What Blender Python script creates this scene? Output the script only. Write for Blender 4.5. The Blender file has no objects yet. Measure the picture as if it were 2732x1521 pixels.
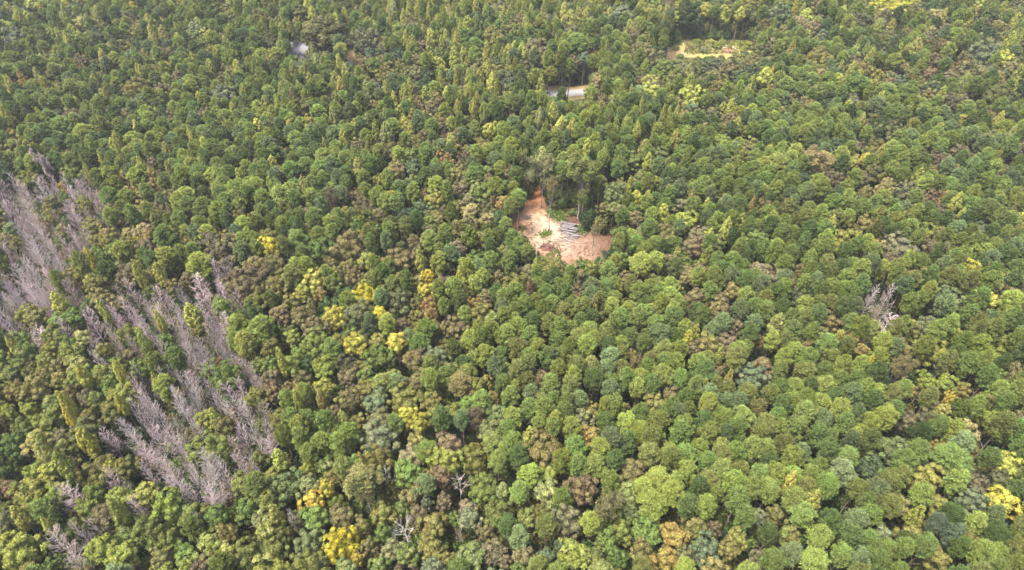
import bpy, math, random
import numpy as np
from mathutils import Vector, Euler

S = bpy.context.scene
COL = S.collection
RAD = math.radians

# ------------------------------------------------------------------ camera
CAM_H, PITCH, LENS = 118.0, 43.5, 24.0
cam_d = bpy.data.cameras.new('camera')
cam_d.lens, cam_d.sensor_width, cam_d.clip_end = LENS, 36.0, 5000.0
cam = bpy.data.objects.new('camera', cam_d)
cam.location = (0, 0, CAM_H)
cam.rotation_euler = (RAD(90 - PITCH), 0, 0)
COL.objects.link(cam)
S.camera = cam
# ------------------------------------------------------------------ light
SUN_EL, SUN_AZ = 68.0, 245.0          # degrees; azimuth clockwise from +Y
world = bpy.data.worlds.new('World'); S.world = world; world.use_nodes = True
nt = world.node_tree; nt.nodes.clear()
sky = nt.nodes.new('ShaderNodeTexSky'); sky.sky_type = 'NISHITA'; sky.sun_disc = False
sky.sun_elevation, sky.sun_rotation = RAD(SUN_EL), RAD(SUN_AZ)
sky.air_density, sky.dust_density, sky.ozone_density = 1.0, 8.0, 0.2
bg = nt.nodes.new('ShaderNodeBackground'); bg.inputs['Strength'].default_value = 0.08
wo = nt.nodes.new('ShaderNodeOutputWorld')
nt.links.new(sky.outputs[0], bg.inputs[0]); nt.links.new(bg.outputs[0], wo.inputs[0])
sun_d = bpy.data.lights.new('sun', 'SUN'); sun_d.energy = 1.5; sun_d.angle = RAD(14); sun_d.color = (1.0, .94, .82)
sun = bpy.data.objects.new('sun', sun_d); COL.objects.link(sun)
az, el = RAD(SUN_AZ), RAD(SUN_EL)
to_sun = Vector((math.sin(az) * math.cos(el), math.cos(az) * math.cos(el), math.sin(el)))
sun.rotation_euler = to_sun.to_track_quat('Z', 'Y').to_euler()
sun.location = (0, 0, 160)
vs = S.view_settings
vs.view_transform, vs.look, vs.exposure, vs.gamma, vs.use_curve_mapping = 'Standard', 'None', 3.04, 1.0, False
cy = S.cycles
cy.max_bounces, cy.diffuse_bounces, cy.glossy_bounces, cy.transmission_bounces, cy.volume_bounces = 4, 1, 1, 2, 0
cy.use_denoising = True
HAZE = 0.00013

rng = np.random.default_rng(7)
rnd = random.Random(11)

# ------------------------------------------------------------------ projection between the ground and the view
F_PX = LENS / 36.0 * 2732.0
th = RAD(PITCH)
FW = np.array([0, math.cos(th), -math.sin(th)]); UP = np.array([0, math.sin(th), math.cos(th)])
def ray(u, v):
    return FW + np.array([1.0, 0, 0]) * ((u - 1366) / F_PX) + UP * ((760.5 - v) / F_PX)
def at(u, v, z=0.0):
    d = ray(u, v); k = (z - CAM_H) / d[2]
    return np.array([d[0] * k, d[1] * k, z])
def proj(x, y, z):
    dx, dy, dz = x, y, z - CAM_H
    dep = dy * FW[1] + dz * FW[2]
    return 1366 + F_PX * dx / dep, 760.5 - F_PX * (dy * UP[1] + dz * UP[2]) / dep, dep
def inside(poly, u, v):
    c = False; n = len(poly); j = n - 1
    for i in range(n):
        xi, yi = poly[i]; xj, yj = poly[j]
        if (yi > v) != (yj > v) and u < (xj - xi) * (v - yi) / (yj - yi) + xi: c = not c
        j = i
    return c
def c4(X, Y): return (1250 + .24402 * X, 380 + .24402 * Y)
TS = 683 / 2576.0
def tl(i, X, Y):
    s = TS if i < 12 else 683 / 1459.0
    return ((i % 4) * 683 + X * s, (i // 4) * 380 + Y * s)

# ------------------------------------------------------------------ materials
def mat(name):
    m = bpy.data.materials.new(name); m.use_nodes = True
    n = m.node_tree.nodes; n.clear()
    return m, n, m.node_tree.links
def attr(n, name, kind):
    a = n.new('ShaderNodeAttribute'); a.attribute_name = name; a.attribute_type = kind
    return a
def foliage_mat(name, trans=.33):
    m, n, L = mat(name)
    out = n.new('ShaderNodeOutputMaterial')
    t = attr(n, 'tint', 'INSTANCER'); lv = attr(n, 'lv', 'GEOMETRY'); cv = attr(n, 'cv', 'GEOMETRY')
    a1 = n.new('ShaderNodeMath'); a1.operation = 'MULTIPLY_ADD'; a1.inputs[1].default_value = .4; a1.inputs[2].default_value = 1.0
    L.new(lv.outputs['Fac'], a1.inputs[0])
    a2 = n.new('ShaderNodeMath'); a2.operation = 'MULTIPLY_ADD'; a2.inputs[1].default_value = .2
    L.new(cv.outputs['Fac'], a2.inputs[0]); L.new(a1.outputs[0], a2.inputs[2])
    hm = n.new('ShaderNodeMath'); hm.operation = 'MULTIPLY_ADD'; hm.inputs[1].default_value = .008; hm.inputs[2].default_value = .5
    L.new(cv.outputs['Fac'], hm.inputs[0])
    t2 = attr(n, 'tint2', 'INSTANCER'); mf = n.new('ShaderNodeMapRange'); mf.inputs['From Min'].default_value = -.1; mf.inputs['From Max'].default_value = .9; mf.inputs['To Max'].default_value = .85
    L.new(cv.outputs['Fac'], mf.inputs['Value'])
    tm = n.new('ShaderNodeMix'); tm.data_type = 'RGBA'; L.new(mf.outputs[0], tm.inputs['Factor']); L.new(t.outputs['Color'], tm.inputs['A']); L.new(t2.outputs['Color'], tm.inputs['B'])
    hs = n.new('ShaderNodeHueSaturation')
    L.new(tm.outputs['Result'], hs.inputs['Color']); L.new(a2.outputs[0], hs.inputs['Value']); L.new(hm.outputs[0], hs.inputs['Hue'])
    d = n.new('ShaderNodeBsdfDiffuse'); tr = n.new('ShaderNodeBsdfTranslucent'); mx = n.new('ShaderNodeMixShader')
    mx.inputs[0].default_value = trans
    L.new(hs.outputs[0], d.inputs[0]); L.new(hs.outputs[0], tr.inputs[0])
    L.new(d.outputs[0], mx.inputs[1]); L.new(tr.outputs[0], mx.inputs[2]); L.new(mx.outputs[0], out.inputs[0])
    return m
def twig_mat(name):
    m, n, L = mat(name)
    out = n.new('ShaderNodeOutputMaterial'); t = attr(n, 'tint', 'INSTANCER'); lv = attr(n, 'lv', 'GEOMETRY')
    a1 = n.new('ShaderNodeMath'); a1.operation = 'MULTIPLY_ADD'; a1.inputs[1].default_value = .25; a1.inputs[2].default_value = 1.0
    L.new(lv.outputs['Fac'], a1.inputs[0])
    hs = n.new('ShaderNodeHueSaturation'); L.new(t.outputs['Color'], hs.inputs['Color']); L.new(a1.outputs[0], hs.inputs['Value'])
    d = n.new('ShaderNodeBsdfDiffuse'); L.new(hs.outputs[0], d.inputs[0]); L.new(d.outputs[0], out.inputs[0])
    return m
def noisy_mat(name, c1, c2, scale, rough=.9, detail=4, bump=0.0, c3=None, s3=.05):
    m, n, L = mat(name)
    out = n.new('ShaderNodeOutputMaterial'); p = n.new('ShaderNodeBsdfPrincipled'); p.inputs['Roughness'].default_value = rough
    p.inputs['Specular IOR Level'].default_value = .15
    tc = n.new('ShaderNodeTexCoord'); nz = n.new('ShaderNodeTexNoise'); nz.inputs['Scale'].default_value = scale; nz.inputs['Detail'].default_value = detail
    L.new(tc.outputs['Object'], nz.inputs['Vector'])
    cr = n.new('ShaderNodeValToRGB'); cr.color_ramp.elements[0].position = .35; cr.color_ramp.elements[1].position = .65
    cr.color_ramp.elements[0].color = (*c1, 1); cr.color_ramp.elements[1].color = (*c2, 1)
    L.new(nz.outputs['Fac'], cr.inputs[0]); col = cr.outputs[0]
    if c3:
        n3 = n.new('ShaderNodeTexNoise'); n3.inputs['Scale'].default_value = s3; L.new(tc.outputs['Object'], n3.inputs['Vector'])
        r3 = n.new('ShaderNodeValToRGB'); r3.color_ramp.elements[0].position = .45; r3.color_ramp.elements[1].position = .6
        L.new(n3.outputs['Fac'], r3.inputs[0])
        mx = n.new('ShaderNodeMix'); mx.data_type = 'RGBA'; mx.inputs['B'].default_value = (*c3, 1)
        L.new(r3.outputs[0], mx.inputs['Factor']); L.new(col, mx.inputs['A']); col = mx.outputs['Result']
    L.new(col, p.inputs['Base Color'])
    if bump:
        b = n.new('ShaderNodeBump'); b.inputs['Strength'].default_value = bump; b.inputs['Distance'].default_value = .1
        L.new(nz.outputs['Fac'], b.inputs['Height']); L.new(b.outputs[0], p.inputs['Normal'])
    L.new(p.outputs[0], out.inputs[0])
    return m
def soil_mat(name):
    m, n, L = mat(name)
    out = n.new('ShaderNodeOutputMaterial'); p = n.new('ShaderNodeBsdfPrincipled'); p.inputs['Roughness'].default_value = .95
    p.inputs['Specular IOR Level'].default_value = .1
    a = attr(n, 'soil', 'GEOMETRY'); tc = n.new('ShaderNodeTexCoord')
    nz = n.new('ShaderNodeTexNoise'); nz.inputs['Scale'].default_value = 1.3; nz.inputs['Detail'].default_value = 8; nz.inputs['Roughness'].default_value = .7
    L.new(tc.outputs['Object'], nz.inputs['Vector'])
    mr = n.new('ShaderNodeMapRange'); mr.inputs['From Min'].default_value = .25; mr.inputs['From Max'].default_value = .75
    mr.inputs['To Min'].default_value = .5; mr.inputs['To Max'].default_value = 1.5; L.new(nz.outputs['Fac'], mr.inputs['Value'])
    hs = n.new('ShaderNodeHueSaturation'); L.new(a.outputs['Color'], hs.inputs['Color']); L.new(mr.outputs[0], hs.inputs['Value'])
    L.new(hs.outputs[0], p.inputs['Base Color'])
    b = n.new('ShaderNodeBump'); b.inputs['Strength'].default_value = .5; b.inputs['Distance'].default_value = .15
    L.new(nz.outputs['Fac'], b.inputs['Height']); L.new(b.outputs[0], p.inputs['Normal']); L.new(p.outputs[0], out.inputs[0])
    return m
M_LEAF = foliage_mat('leaf_foliage', .24)
M_NEEDLE = foliage_mat('needle_foliage', .18)
M_TWIG = twig_mat('bare_twigs')
M_BARK = noisy_mat('bark', (.10, .075, .055), (.20, .165, .13), 6, bump=.3)
M_PALEBARK = noisy_mat('pale_bark', (.13, .112, .098), (.23, .205, .18), 5, bump=.3)
M_FLOOR = noisy_mat('forest_floor', (.028, .021, .013), (.055, .038, .024), .8, detail=8, c3=(.03, .036, .014), s3=.15)
M_SOIL = soil_mat('soil')
M_ROAD = noisy_mat('asphalt_pale', (.135, .134, .137), (.175, .174, .178), 2.5, detail=8)
M_LOG = noisy_mat('log_bark', (.085, .077, .077), (.165, .152, .155), 4, bump=.4)
M_CUT = noisy_mat('cut_wood', (.26, .20, .13), (.34, .27, .18), 8)
M_ROOF = noisy_mat('shingle', (.085, .085, .105), (.13, .13, .155), 5, detail=6)
M_WALL = noisy_mat('white_siding', (.48, .48, .48), (.56, .56, .55), 3)
M_GLASS = noisy_mat('dark_window', (.03, .035, .04), (.05, .055, .06), 1, rough=.1)
M_METAL = noisy_mat('pale_metal', (.30, .29, .28), (.40, .39, .38), 2, rough=.5)
M_WOOD = noisy_mat('weathered_wood', (.16, .13, .11), (.26, .22, .19), 5)
M_RED = noisy_mat('red_clay', (.075, .03, .02), (.14, .065, .042), 2, detail=8, bump=.5)
M_STICK = noisy_mat('dark_stick', (.035, .026, .024), (.085, .065, .058), 6)
M_STONE = noisy_mat('grey_stone', (.22, .2, .195), (.32, .3, .29), 4, bump=.5)

# ------------------------------------------------------------------ mesh helpers
def mesh_from(name, parts):
    """parts: list of (verts Nx3, quads Mx4 or tris Mx3 int, lv per vert or None, cv or None, material)"""
    V, loops, starts, totals, LVs, CVs, mi, mats = [], [], [], [], [], [], [], []
    off = lo = 0
    for v, f, lv, cv, m in parts:
        v = np.asarray(v, dtype=np.float32); f = np.asarray(f, dtype=np.int32)
        if len(f) == 0: continue
        if m not in mats: mats.append(m)
        V.append(v); loops.append((f + off).ravel())
        k = f.shape[1]
        starts.append(lo + np.arange(len(f)) * k); totals.append(np.full(len(f), k)); lo += f.size
        LVs.append(np.zeros(len(v)) if lv is None else lv); CVs.append(np.zeros(len(v)) if cv is None else cv)
        mi.append(np.full(len(f), mats.index(m))); off += len(v)
    me = bpy.data.meshes.new(name)
    V = np.concatenate(V); loops = np.concatenate(loops); starts = np.concatenate(starts); totals = np.concatenate(totals)
    me.vertices.add(len(V)); me.vertices.foreach_set('co', V.astype(np.float32).ravel())
    me.loops.add(len(loops)); me.loops.foreach_set('vertex_index', loops.astype(np.int32))
    me.polygons.add(len(starts)); me.polygons.foreach_set('loop_start', starts.astype(np.int32)); me.polygons.foreach_set('loop_total', totals.astype(np.int32))
    me.polygons.foreach_set('material_index', np.concatenate(mi).astype(np.int32))
    for m in mats: me.materials.append(m)
    for nm, arr in (('lv', LVs), ('cv', CVs)):
        a = me.attributes.new(nm, 'FLOAT', 'POINT'); a.data.foreach_set('value', np.concatenate(arr).astype(np.float32))
    me.update(calc_edges=True)
    return me
def unit(a): return a / np.maximum(np.linalg.norm(a, axis=1, keepdims=True), 1e-6)
def blades(c, axis, nrm, ln, wd):
    """rhombus leaves: centre, long axis, facing normal, length, width"""
    axis = unit(axis); b = unit(np.cross(nrm, axis))
    ln = np.asarray(ln).reshape(-1, 1) * .5; wd = np.asarray(wd).reshape(-1, 1) * .5
    n = len(c); v = np.empty((n, 4, 3))
    v[:, 0] = c - axis * ln; v[:, 1] = c + b * wd; v[:, 2] = c + axis * ln; v[:, 3] = c - b * wd
    return v.reshape(-1, 3), np.arange(n * 4).reshape(-1, 4)
def rdir(r, n): return unit(r.normal(size=(n, 3)))
def leafset(r, c, n, ln, wd):
    ax = np.cross(n, rdir(r, len(c)))
    return blades(c, ax, n, ln, wd)
def tubes(p0, p1, r0, r1, sides=3):
    p0, p1 = np.asarray(p0, float), np.asarray(p1, float); r0, r1 = np.asarray(r0, float), np.asarray(r1, float)
    ax = unit(p1 - p0); ref = np.where(np.abs(ax[:, 2:3]) > .9, np.array([[1.0, 0, 0]]), np.array([[0, 0, 1.0]]))
    a = unit(np.cross(ax, ref)); b = np.cross(ax, a)
    n = len(p0); v = np.empty((n, 2 * sides, 3))
    for k in range(sides):
        t = 2 * math.pi * k / sides; d = a * math.cos(t) + b * math.sin(t)
        v[:, k] = p0 + d * r0[:, None]; v[:, sides + k] = p1 + d * r1[:, None]
    base = (np.arange(n) * 2 * sides)[:, None]
    f = np.concatenate([base + np.array([[k, (k + 1) % sides, sides + (k + 1) % sides, sides + k]]) for k in range(sides)])
    return v.reshape(-1, 3), f
def polytube(pts, rads, sides=6):
    pts = np.asarray(pts, float)
    return tubes(pts[:-1], pts[1:], rads[:-1], rads[1:], sides)

# ------------------------------------------------------------------ tree prototypes (base of trunk at the origin)
class Proto: pass
def make_proto(kind, W, H, zc, trunk, crown, limbs=()):
    p = Proto(); p.kind, p.W, p.H, p.zc = kind, W, H, zc
    p.trunk = mesh_from(kind + '_trunk', trunk); p.crown = mesh_from(kind + '_crown', crown)
    p.limbs = [mesh_from(kind + '_limb', l) for l in limbs]
    allp = list(trunk) + [q for l in limbs for q in l] + list(crown)
    p.joined = bpy.data.objects.new(kind + '_model', mesh_from(kind + '_model', allp))
    return p
def trunk_parts(r, H, rad, top=.92, m=None, limbs=0, zc=0, R=0):
    k = 6; z = np.linspace(0, H * top, k); off = np.cumsum(r.normal(size=(k, 2)) * .06 * H / 16, axis=0); off[0] = 0
    pts = np.c_[off, z]; rr = rad * (1 - .85 * np.linspace(0, 1, k)); rr[0] *= 1.35
    parts = [(*polytube(pts, rr, 6), None, None, m or M_BARK)]
    if limbs:
        p0, p1, r0, r1 = [], [], [], []
        for i in range(limbs):
            a = 2.4 * i + r.uniform(-.4, .4); t = r.uniform(.35, .75); s = np.array([np.interp(t * H * top, z, pts[:, 0]), np.interp(t * H * top, z, pts[:, 1]), t * H * top])
            e = np.array([math.cos(a) * R * r.uniform(.5, .85), math.sin(a) * R * r.uniform(.5, .85), min(H * .95, s[2] + R * r.uniform(.3, .9))])
            mid = (s + e) / 2 + np.array([0, 0, R * .1])
            p0 += [s, mid]; p1 += [mid, e]; r0 += [rad * .45, rad * .3]; r1 += [rad * .3, rad * .08]
        parts.append((*tubes(p0, p1, r0, r1, 4), None, None, m or M_BARK))
    return parts
def broadleaf(W, H, nl, nleaf, leaf, seed, flat=.8, open_=0.0):
    r = np.random.default_rng(seed); R = W / 2; hz = flat * R; zc = H - hz * 1.02
    i = np.arange(nl) + .5; ph = np.arccos(1 - 1.72 * i / nl); ta = math.pi * (1 + 5 ** .5) * i + r.uniform(0, 6)
    d = np.c_[np.cos(ta) * np.sin(ph), np.sin(ta) * np.sin(ph), np.cos(ph)]; d = unit(d + r.normal(size=d.shape) * .16)
    lob = 1 + .15 * np.sin(2 * np.arctan2(d[:, 1], d[:, 0]) + r.uniform(0, 6)) + .13 * np.sin(3 * np.arctan2(d[:, 1], d[:, 0]) + r.uniform(0, 6)) + r.normal(size=nl) * .12
    base = 1.36 / math.sqrt(nl)
    rl = R * base * r.uniform(.75, 1.4, nl)
    lc = d * ((R * lob - rl * .8)[:, None]) * np.array([1, 1, hz / R])
    if open_:
        keep = r.uniform(size=nl) > open_; lc, rl, d, nl = lc[keep], rl[keep], d[keep], int(keep.sum())
    C, N, LV, CV = [], [], [], []
    for j in range(nl):
        n = int(nleaf * r.uniform(.8, 1.2)); q = rdir(r, n * 2); q = q[(q @ d[j] > -.25)][:n]; n = len(q)
        rad = (rl[j] * (.55 + .5 * r.uniform(size=n) ** .7) * np.where(r.uniform(size=n) < .12, 1.3, 1))[:, None]
        C.append(lc[j] + q * rad * np.array([1, 1, .82])); N.append(unit(q * .9 + np.array([0, 0, .12]) + r.normal(size=(n, 3)) * .28))
        LV.append(r.uniform(-1, 1, n)); CV.append(np.full(n, r.uniform(-1, 1)))
    m = int(nl * nleaf * .18); q = rdir(r, m); C.append(q * (R * .72 * r.uniform(.3, 1, m) ** .4)[:, None] * np.array([1, 1, hz / R])); N.append(unit(q + r.normal(size=q.shape) * .5))
    LV.append(r.uniform(-1, 1, m)); CV.append(r.uniform(-1, 1, m))
    C, N, LV, CV = map(np.concatenate, (C, N, LV, CV)); C = C + np.array([0, 0, zc])
    ln = leaf * r.uniform(.75, 1.3, len(C))
    v, f = leafset(r, C, N, ln, ln * .72)
    trunk = trunk_parts(r, H, .03 * W + .08, .8, limbs=6, R=R)
    return make_proto('broadleaf', W, H, zc, trunk, [(v, f, np.repeat(LV, 4), np.repeat(CV, 4), M_LEAF)])
def pine(W, H, ch, seed, nt=56, nb=135):
    r = np.random.default_rng(seed); R = W / 2; z0 = H - ch; pe = r.uniform(2.0, 3.4)
    t = np.clip((np.arange(nt) + r.uniform(0, 1, nt)) / nt, 0, 1) ** .85
    Rt = np.where(t > .42, np.maximum(0, 1 - (np.maximum(t - .42, 0) / .64) ** pe), .62 + .38 * t / .42) * R
    a = 2.39996 * np.arange(nt) + r.normal(size=nt) * .35
    rr = r.uniform(.38, .72, nt) * (.8 + .25 * (1 - t)) * W / 3
    rad = np.maximum(0, Rt - rr * .6) * r.uniform(.6, 1.22, nt)
    tc = np.c_[np.cos(a) * rad, np.sin(a) * rad, z0 + t * (ch - .4)]
    C, A, N, LV, CV, LN = [], [], [], [], [], []
    for j in range(nt):
        n = int(nb * r.uniform(.75, 1.25)); out = np.array([math.cos(a[j]), math.sin(a[j]), .75]); out /= np.linalg.norm(out)
        q = unit(rdir(r, n) + out * .55)
        C.append(tc[j] + q * (rr[j] * r.uniform(.3, 1.0, n) * np.where(r.uniform(size=n) < .12, 1.35, 1))[:, None]); A.append(unit(q + r.normal(size=(n, 3)) * .35))
        N.append(unit(np.array([0, 0, .5]) + q * .6 + r.normal(size=(n, 3)) * .4)); LV.append(r.uniform(-1, 1, n)); CV.append(np.full(n, r.uniform(-1, 1)))
        LN.append(r.uniform(.26, .46, n))
    m = int(nt * nb * .15); q = rdir(r, m); tt = r.uniform(.1, .9, m); C.append(np.c_[q[:, 0] * R * .5, q[:, 1] * R * .5, z0 + tt * ch]); A.append(q); N.append(rdir(r, m))
    LV.append(r.uniform(-1, 1, m)); CV.append(np.zeros(m)); LN.append(r.uniform(.3, .5, m))
    C, A, N, LV, CV, LN = map(np.concatenate, (C, A, N, LV, CV, LN))
    v, f = blades(C, A, N, LN, LN * .3)
    trunk = trunk_parts(r, H, .15, .95, limbs=5, R=R * .9)
    return make_proto('pine', W, H, z0 + ch * .6, trunk, [(v, f, np.repeat(LV, 4), np.repeat(CV, 4), M_NEEDLE)])
def poplar(W, H, ch, seed, nc=80, nleaf=75):
    r = np.random.default_rng(seed); R = W / 2; z0 = H - ch
    t = (np.arange(nc) + r.uniform(0, 1, nc)) / nc; t = 1 - (1 - t) ** .75
    pw = r.uniform(.42, .58)
    Rt = np.where(t > .3, ((1 - t) / .7) ** pw, .6 + .4 * t / .3) * R
    a = 2.39996 * np.arange(nc) + r.normal(size=nc) * .4
    rr = (.17 + .22 * (1 - t)) * W / 3 * 1.5 * r.uniform(.8, 1.25, nc)
    rad = np.maximum(0, Rt - rr * .5) * r.uniform(.6, 1.2, nc)
    tc = np.c_[np.cos(a) * rad, np.sin(a) * rad, z0 + t * ch]
    C, N, LV, CV = [], [], [], []
    for j in range(nc):
        n = int(nleaf * r.uniform(.7, 1.2) * (.5 + .7 * (1 - t[j]))); out = np.array([math.cos(a[j]), math.sin(a[j]), .4])
        q = unit(rdir(r, n) + out * .4)
        C.append(tc[j] + q * (rr[j] * r.uniform(.5, 1, n))[:, None] * np.array([1, 1, 1.5])); N.append(unit(q * .85 + np.array([0, 0, .12]) + r.normal(size=(n, 3)) * .3))
        LV.append(r.uniform(-1, 1, n)); CV.append(np.full(n, r.uniform(-1, 1)))
    C, N, LV, CV = map(np.concatenate, (C, N, LV, CV))
    ln = r.uniform(.2, .36, len(C)); v, f = leafset(r, C, N, ln, ln * .72)
    return make_proto('poplar', W, H, z0 + ch * .55, trunk_parts(r, H, .14, .9, limbs=3, R=R * .7), [(v, f, np.repeat(LV, 4), np.repeat(CV, 4), M_LEAF)])
def branching(r, start, dirn, length, rad, depth, segs, tips, up=.25, spread=.55, nkids=(5, 7), first=.25):
    n = 4 if depth > 0 else 2; p = np.array(start, float); d = np.array(dirn, float); d /= np.linalg.norm(d)
    pts = [p.copy()]
    for i in range(n):
        d = d + r.normal(size=3) * .09 + np.array([0, 0, up * .25]); d /= np.linalg.norm(d); p = p + d * length / n; pts.append(p.copy())
    rr = rad * (1 - .8 * np.arange(n + 1) / n)
    for i in range(n): segs.append((pts[i], pts[i + 1], rr[i], rr[i + 1], depth))
    tips.append((pts[-1], d))
    if depth > 0:
        k = r.integers(*nkids)
        for i in range(k):
            t = first + (1 - first) * (i + r.uniform(0, 1)) / k; x = t * n; j = min(int(x), n - 1); s = pts[j] + (pts[j + 1] - pts[j]) * (x - j)
            dd = (pts[j + 1] - pts[j]); dd /= np.linalg.norm(dd); q = r.normal(size=3); q -= dd * (q @ dd); q /= np.linalg.norm(q)
            branching(r, s, dd + q * spread * r.uniform(.7, 1.3), length * r.uniform(.38, .62) * (1.15 - .5 * t), max(rad * .42, .012), depth - 1, segs, tips, up, spread, nkids, first)
def seg_mesh(r, segs, m):
    P0 = np.array([s[0] for s in segs]); P1 = np.array([s[1] for s in segs]); R0 = np.array([s[2] for s in segs]); R1 = np.array([s[3] for s in segs])
    v, f = tubes(P0, P1, R0, R1, 3)
    return (v, f, np.repeat(r.uniform(-1, 1, len(P0)), 6), None, m)
def bare(W, H, seed, nprim=36, spread=.5, low=.28, up=.5, thick=1.0):
    r = np.random.default_rng(seed); segs, tips = [], []
    z = np.linspace(0, H, 7); off = np.cumsum(r.normal(size=(7, 2)) * .10, axis=0); off[0] = 0; pts = np.c_[off, z]
    rr = .10 * thick * (1 - .9 * z / H)
    for i in range(nprim):
        t = low + (1 - low) * (i + r.uniform(0, 1)) / nprim; s = np.array([np.interp(t * H, z, pts[:, 0]), np.interp(t * H, z, pts[:, 1]), t * H])
        a = 2.39996 * i + r.uniform(-.5, .5); prof = 1.25 - .75 * (t - low) / (1 - low)
        dirn = np.array([math.cos(a) * (.75 + .5 * spread), math.sin(a) * (.75 + .5 * spread), .95])
        branching(r, s, dirn, W * .66 * prof * r.uniform(.75, 1.15), .038 * thick * (1.2 - t * .6), 2, segs, tips, up, .6, (5, 8))
    trunk = [(*polytube(pts, rr, 5), None, None, M_TWIG)]
    return make_proto('bare', W, H, H * .66, trunk, [seg_mesh(r, segs, M_TWIG)])
def forked(W, H, seed, fork=.48, leafn=110, nl=4, leaf=.30, thick=1.0, palem=None, crown_low=.5, spread=.75):
    """tall tree whose limbs show: trunk, a few ascending limbs, leaves in loose clumps round their ends"""
    r = np.random.default_rng(seed); pm = palem or M_PALEBARK
    z = np.linspace(0, H * fork, 5); off = np.cumsum(r.normal(size=(5, 2)) * .08, axis=0); off[0] = 0; pts = np.c_[off, z]
    rad = .19 * thick
    trunk = [(*polytube(pts, rad * np.array([1.4, 1, .95, .9, .85]), 7), None, None, pm)]
    limbs, alltips = [], []
    for i in range(nl):
        segs, tips = [], []; a = 2 * math.pi * i / nl + r.uniform(-.4, .4); s = pts[-1] - np.array([0, 0, r.uniform(0, .12) * H * (i > 0)])
        lean = r.uniform(.35, 1.0) * spread if i else .12
        branching(r, s, np.array([math.cos(a) * lean, math.sin(a) * lean, .9]), H * (1 - fork) * r.uniform(.8, 1.0), rad * .6, 2, segs, tips, .5, .62, (4, 7), .3)
        limbs.append([seg_mesh(r, segs, pm)]); alltips += tips
    T = np.array([t[0] for t in alltips]); T = T[T[:, 2] > H * crown_low]
    lo, hi = T.min(0), T.max(0); sc = W / max(hi[0] - lo[0], hi[1] - lo[1])
    C, N, LV, CV = [], [], [], []
    for c in T:
        n = int(leafn * r.uniform(.15, 1.0)); q = rdir(r, n); C.append(c + q * r.uniform(.1, .75, n)[:, None] * np.array([1, 1, .8]))
        N.append(unit(q * .6 + np.array([0, 0, .4]) + r.normal(size=(n, 3)) * .4)); LV.append(r.uniform(-1, 1, n)); CV.append(np.full(n, r.uniform(-1, 1)))
    C, N, LV, CV = map(np.concatenate, (C, N, LV, CV)); ln = leaf * r.uniform(.6, 1.2, len(C))
    v, f = leafset(r, C, N, ln, ln * .7)
    return make_proto('forked', max(hi[0] - lo[0], hi[1] - lo[1]) + 1, H, H * .74, trunk, [(v, f, np.repeat(LV, 4), np.repeat(CV, 4), M_LEAF)], limbs)
def bush(W, H, seed, n=900):
    r = np.random.default_rng(seed); nl = 9; C, N, LV, CV = [], [], [], []
    for j in range(nl):
        d = rdir(r, 1)[0]; d[2] = abs(d[2]); rl = W * r.uniform(.17, .3); lc = np.array([d[0] * W * .32, d[1] * W * .32, H * .3 + d[2] * H * .45]); m = n // nl
        q = unit(rdir(r, m) + np.array([0, 0, .4])); C.append(lc + q * (rl * r.uniform(.5, 1, m))[:, None]); N.append(unit(q + r.normal(size=(m, 3)) * .5)); LV.append(r.uniform(-1, 1, m)); CV.append(np.full(m, r.uniform(-1, 1)))
    C, N, LV, CV = map(np.concatenate, (C, N, LV, CV)); ln = r.uniform(.22, .42, len(C)); v, f = leafset(r, C, N, ln, ln * .7)
    p = Proto(); p.kind, p.W, p.H = 'bush', W, H; p.crown = mesh_from('bush_foliage', [(v, f, np.repeat(LV, 4), np.repeat(CV, 4), M_LEAF)])
    p.joined = bpy.data.objects.new('bush_model', p.crown); return p

PR = {'P': [pine(3.0, 16, r_, 100 + i) for i, r_ in enumerate((5.0, 5.6, 6.2, 4.8, 6.6, 5.4, 5.9))],
      'O1': [broadleaf(4.0, 13, 32, 150, .27, 200 + i, fl) for i, fl in enumerate((1.15, 1.3, 1.05, 1.45, 1.2))],
      'O2': [broadleaf(6.5, 14, 54, 190, .30, 220 + i, fl) for i, fl in enumerate((.95, 1.05, .9, 1.15))],
      'O3': [broadleaf(11, 15, 100, 240, .36, 240 + i, fl) for i, fl in enumerate((.72, .8, .88))],
      'S': [poplar(3.2, 17, c_, 300 + i) for i, c_ in enumerate((6.8, 7.6, 6.2, 8.2, 7.2, 6.0))],
      'B': [bare(3.2, 15, 400 + i, spread=s_, low=l_) for i, (s_, l_) in enumerate(((.3, .3), (.5, .25), (.2, .35), (.6, .4), (.35, .2), (.8, .45), (.4, .3)))],
      'D': [bare(5.0, 13, 450 + i, nprim=11, spread=1.3, low=.5, up=.1, thick=1.7) for i in range(3)],
      'F': [forked(6.5, 16.5, 500 + i, fork=fk, leafn=lf, nl=n_, spread=sp) for i, (fk, lf, n_, sp) in enumerate(((.46, 80, 4, .42), (.55, 170, 5, .5), (.42, 130, 4, .45), (.58, 150, 5, .5), (.42, 50, 4, .36)))]}
BUSH = [bush(3.0, 2.6, 600 + i) for i in range(5)]

PAL = {'g': (.070, .100, .028), 'd': (.027, .044, .019), 'b': (.062, .084, .050), 'o': (.094, .092, .030), 'l': (.108, .132, .030),
       'y': (.190, .202, .048), 'Y': (.265, .228, .030), 'a': (.205, .150, .045), 'r': (.105, .072, .044), 't': (.088, .078, .048),
       'k': (.138, .124, .055), 'p': (.095, .118, .066), 'w': (.34, .315, .30), 'm': (.29, .245, .25)}
def tint_of(code, r, j=.13):
    c = np.mean([PAL[x] for x in code], axis=0)
    return np.clip(c * (1 + r.normal(size=3) * .028) * (1 + r.normal() * j), .01, .8)

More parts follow.
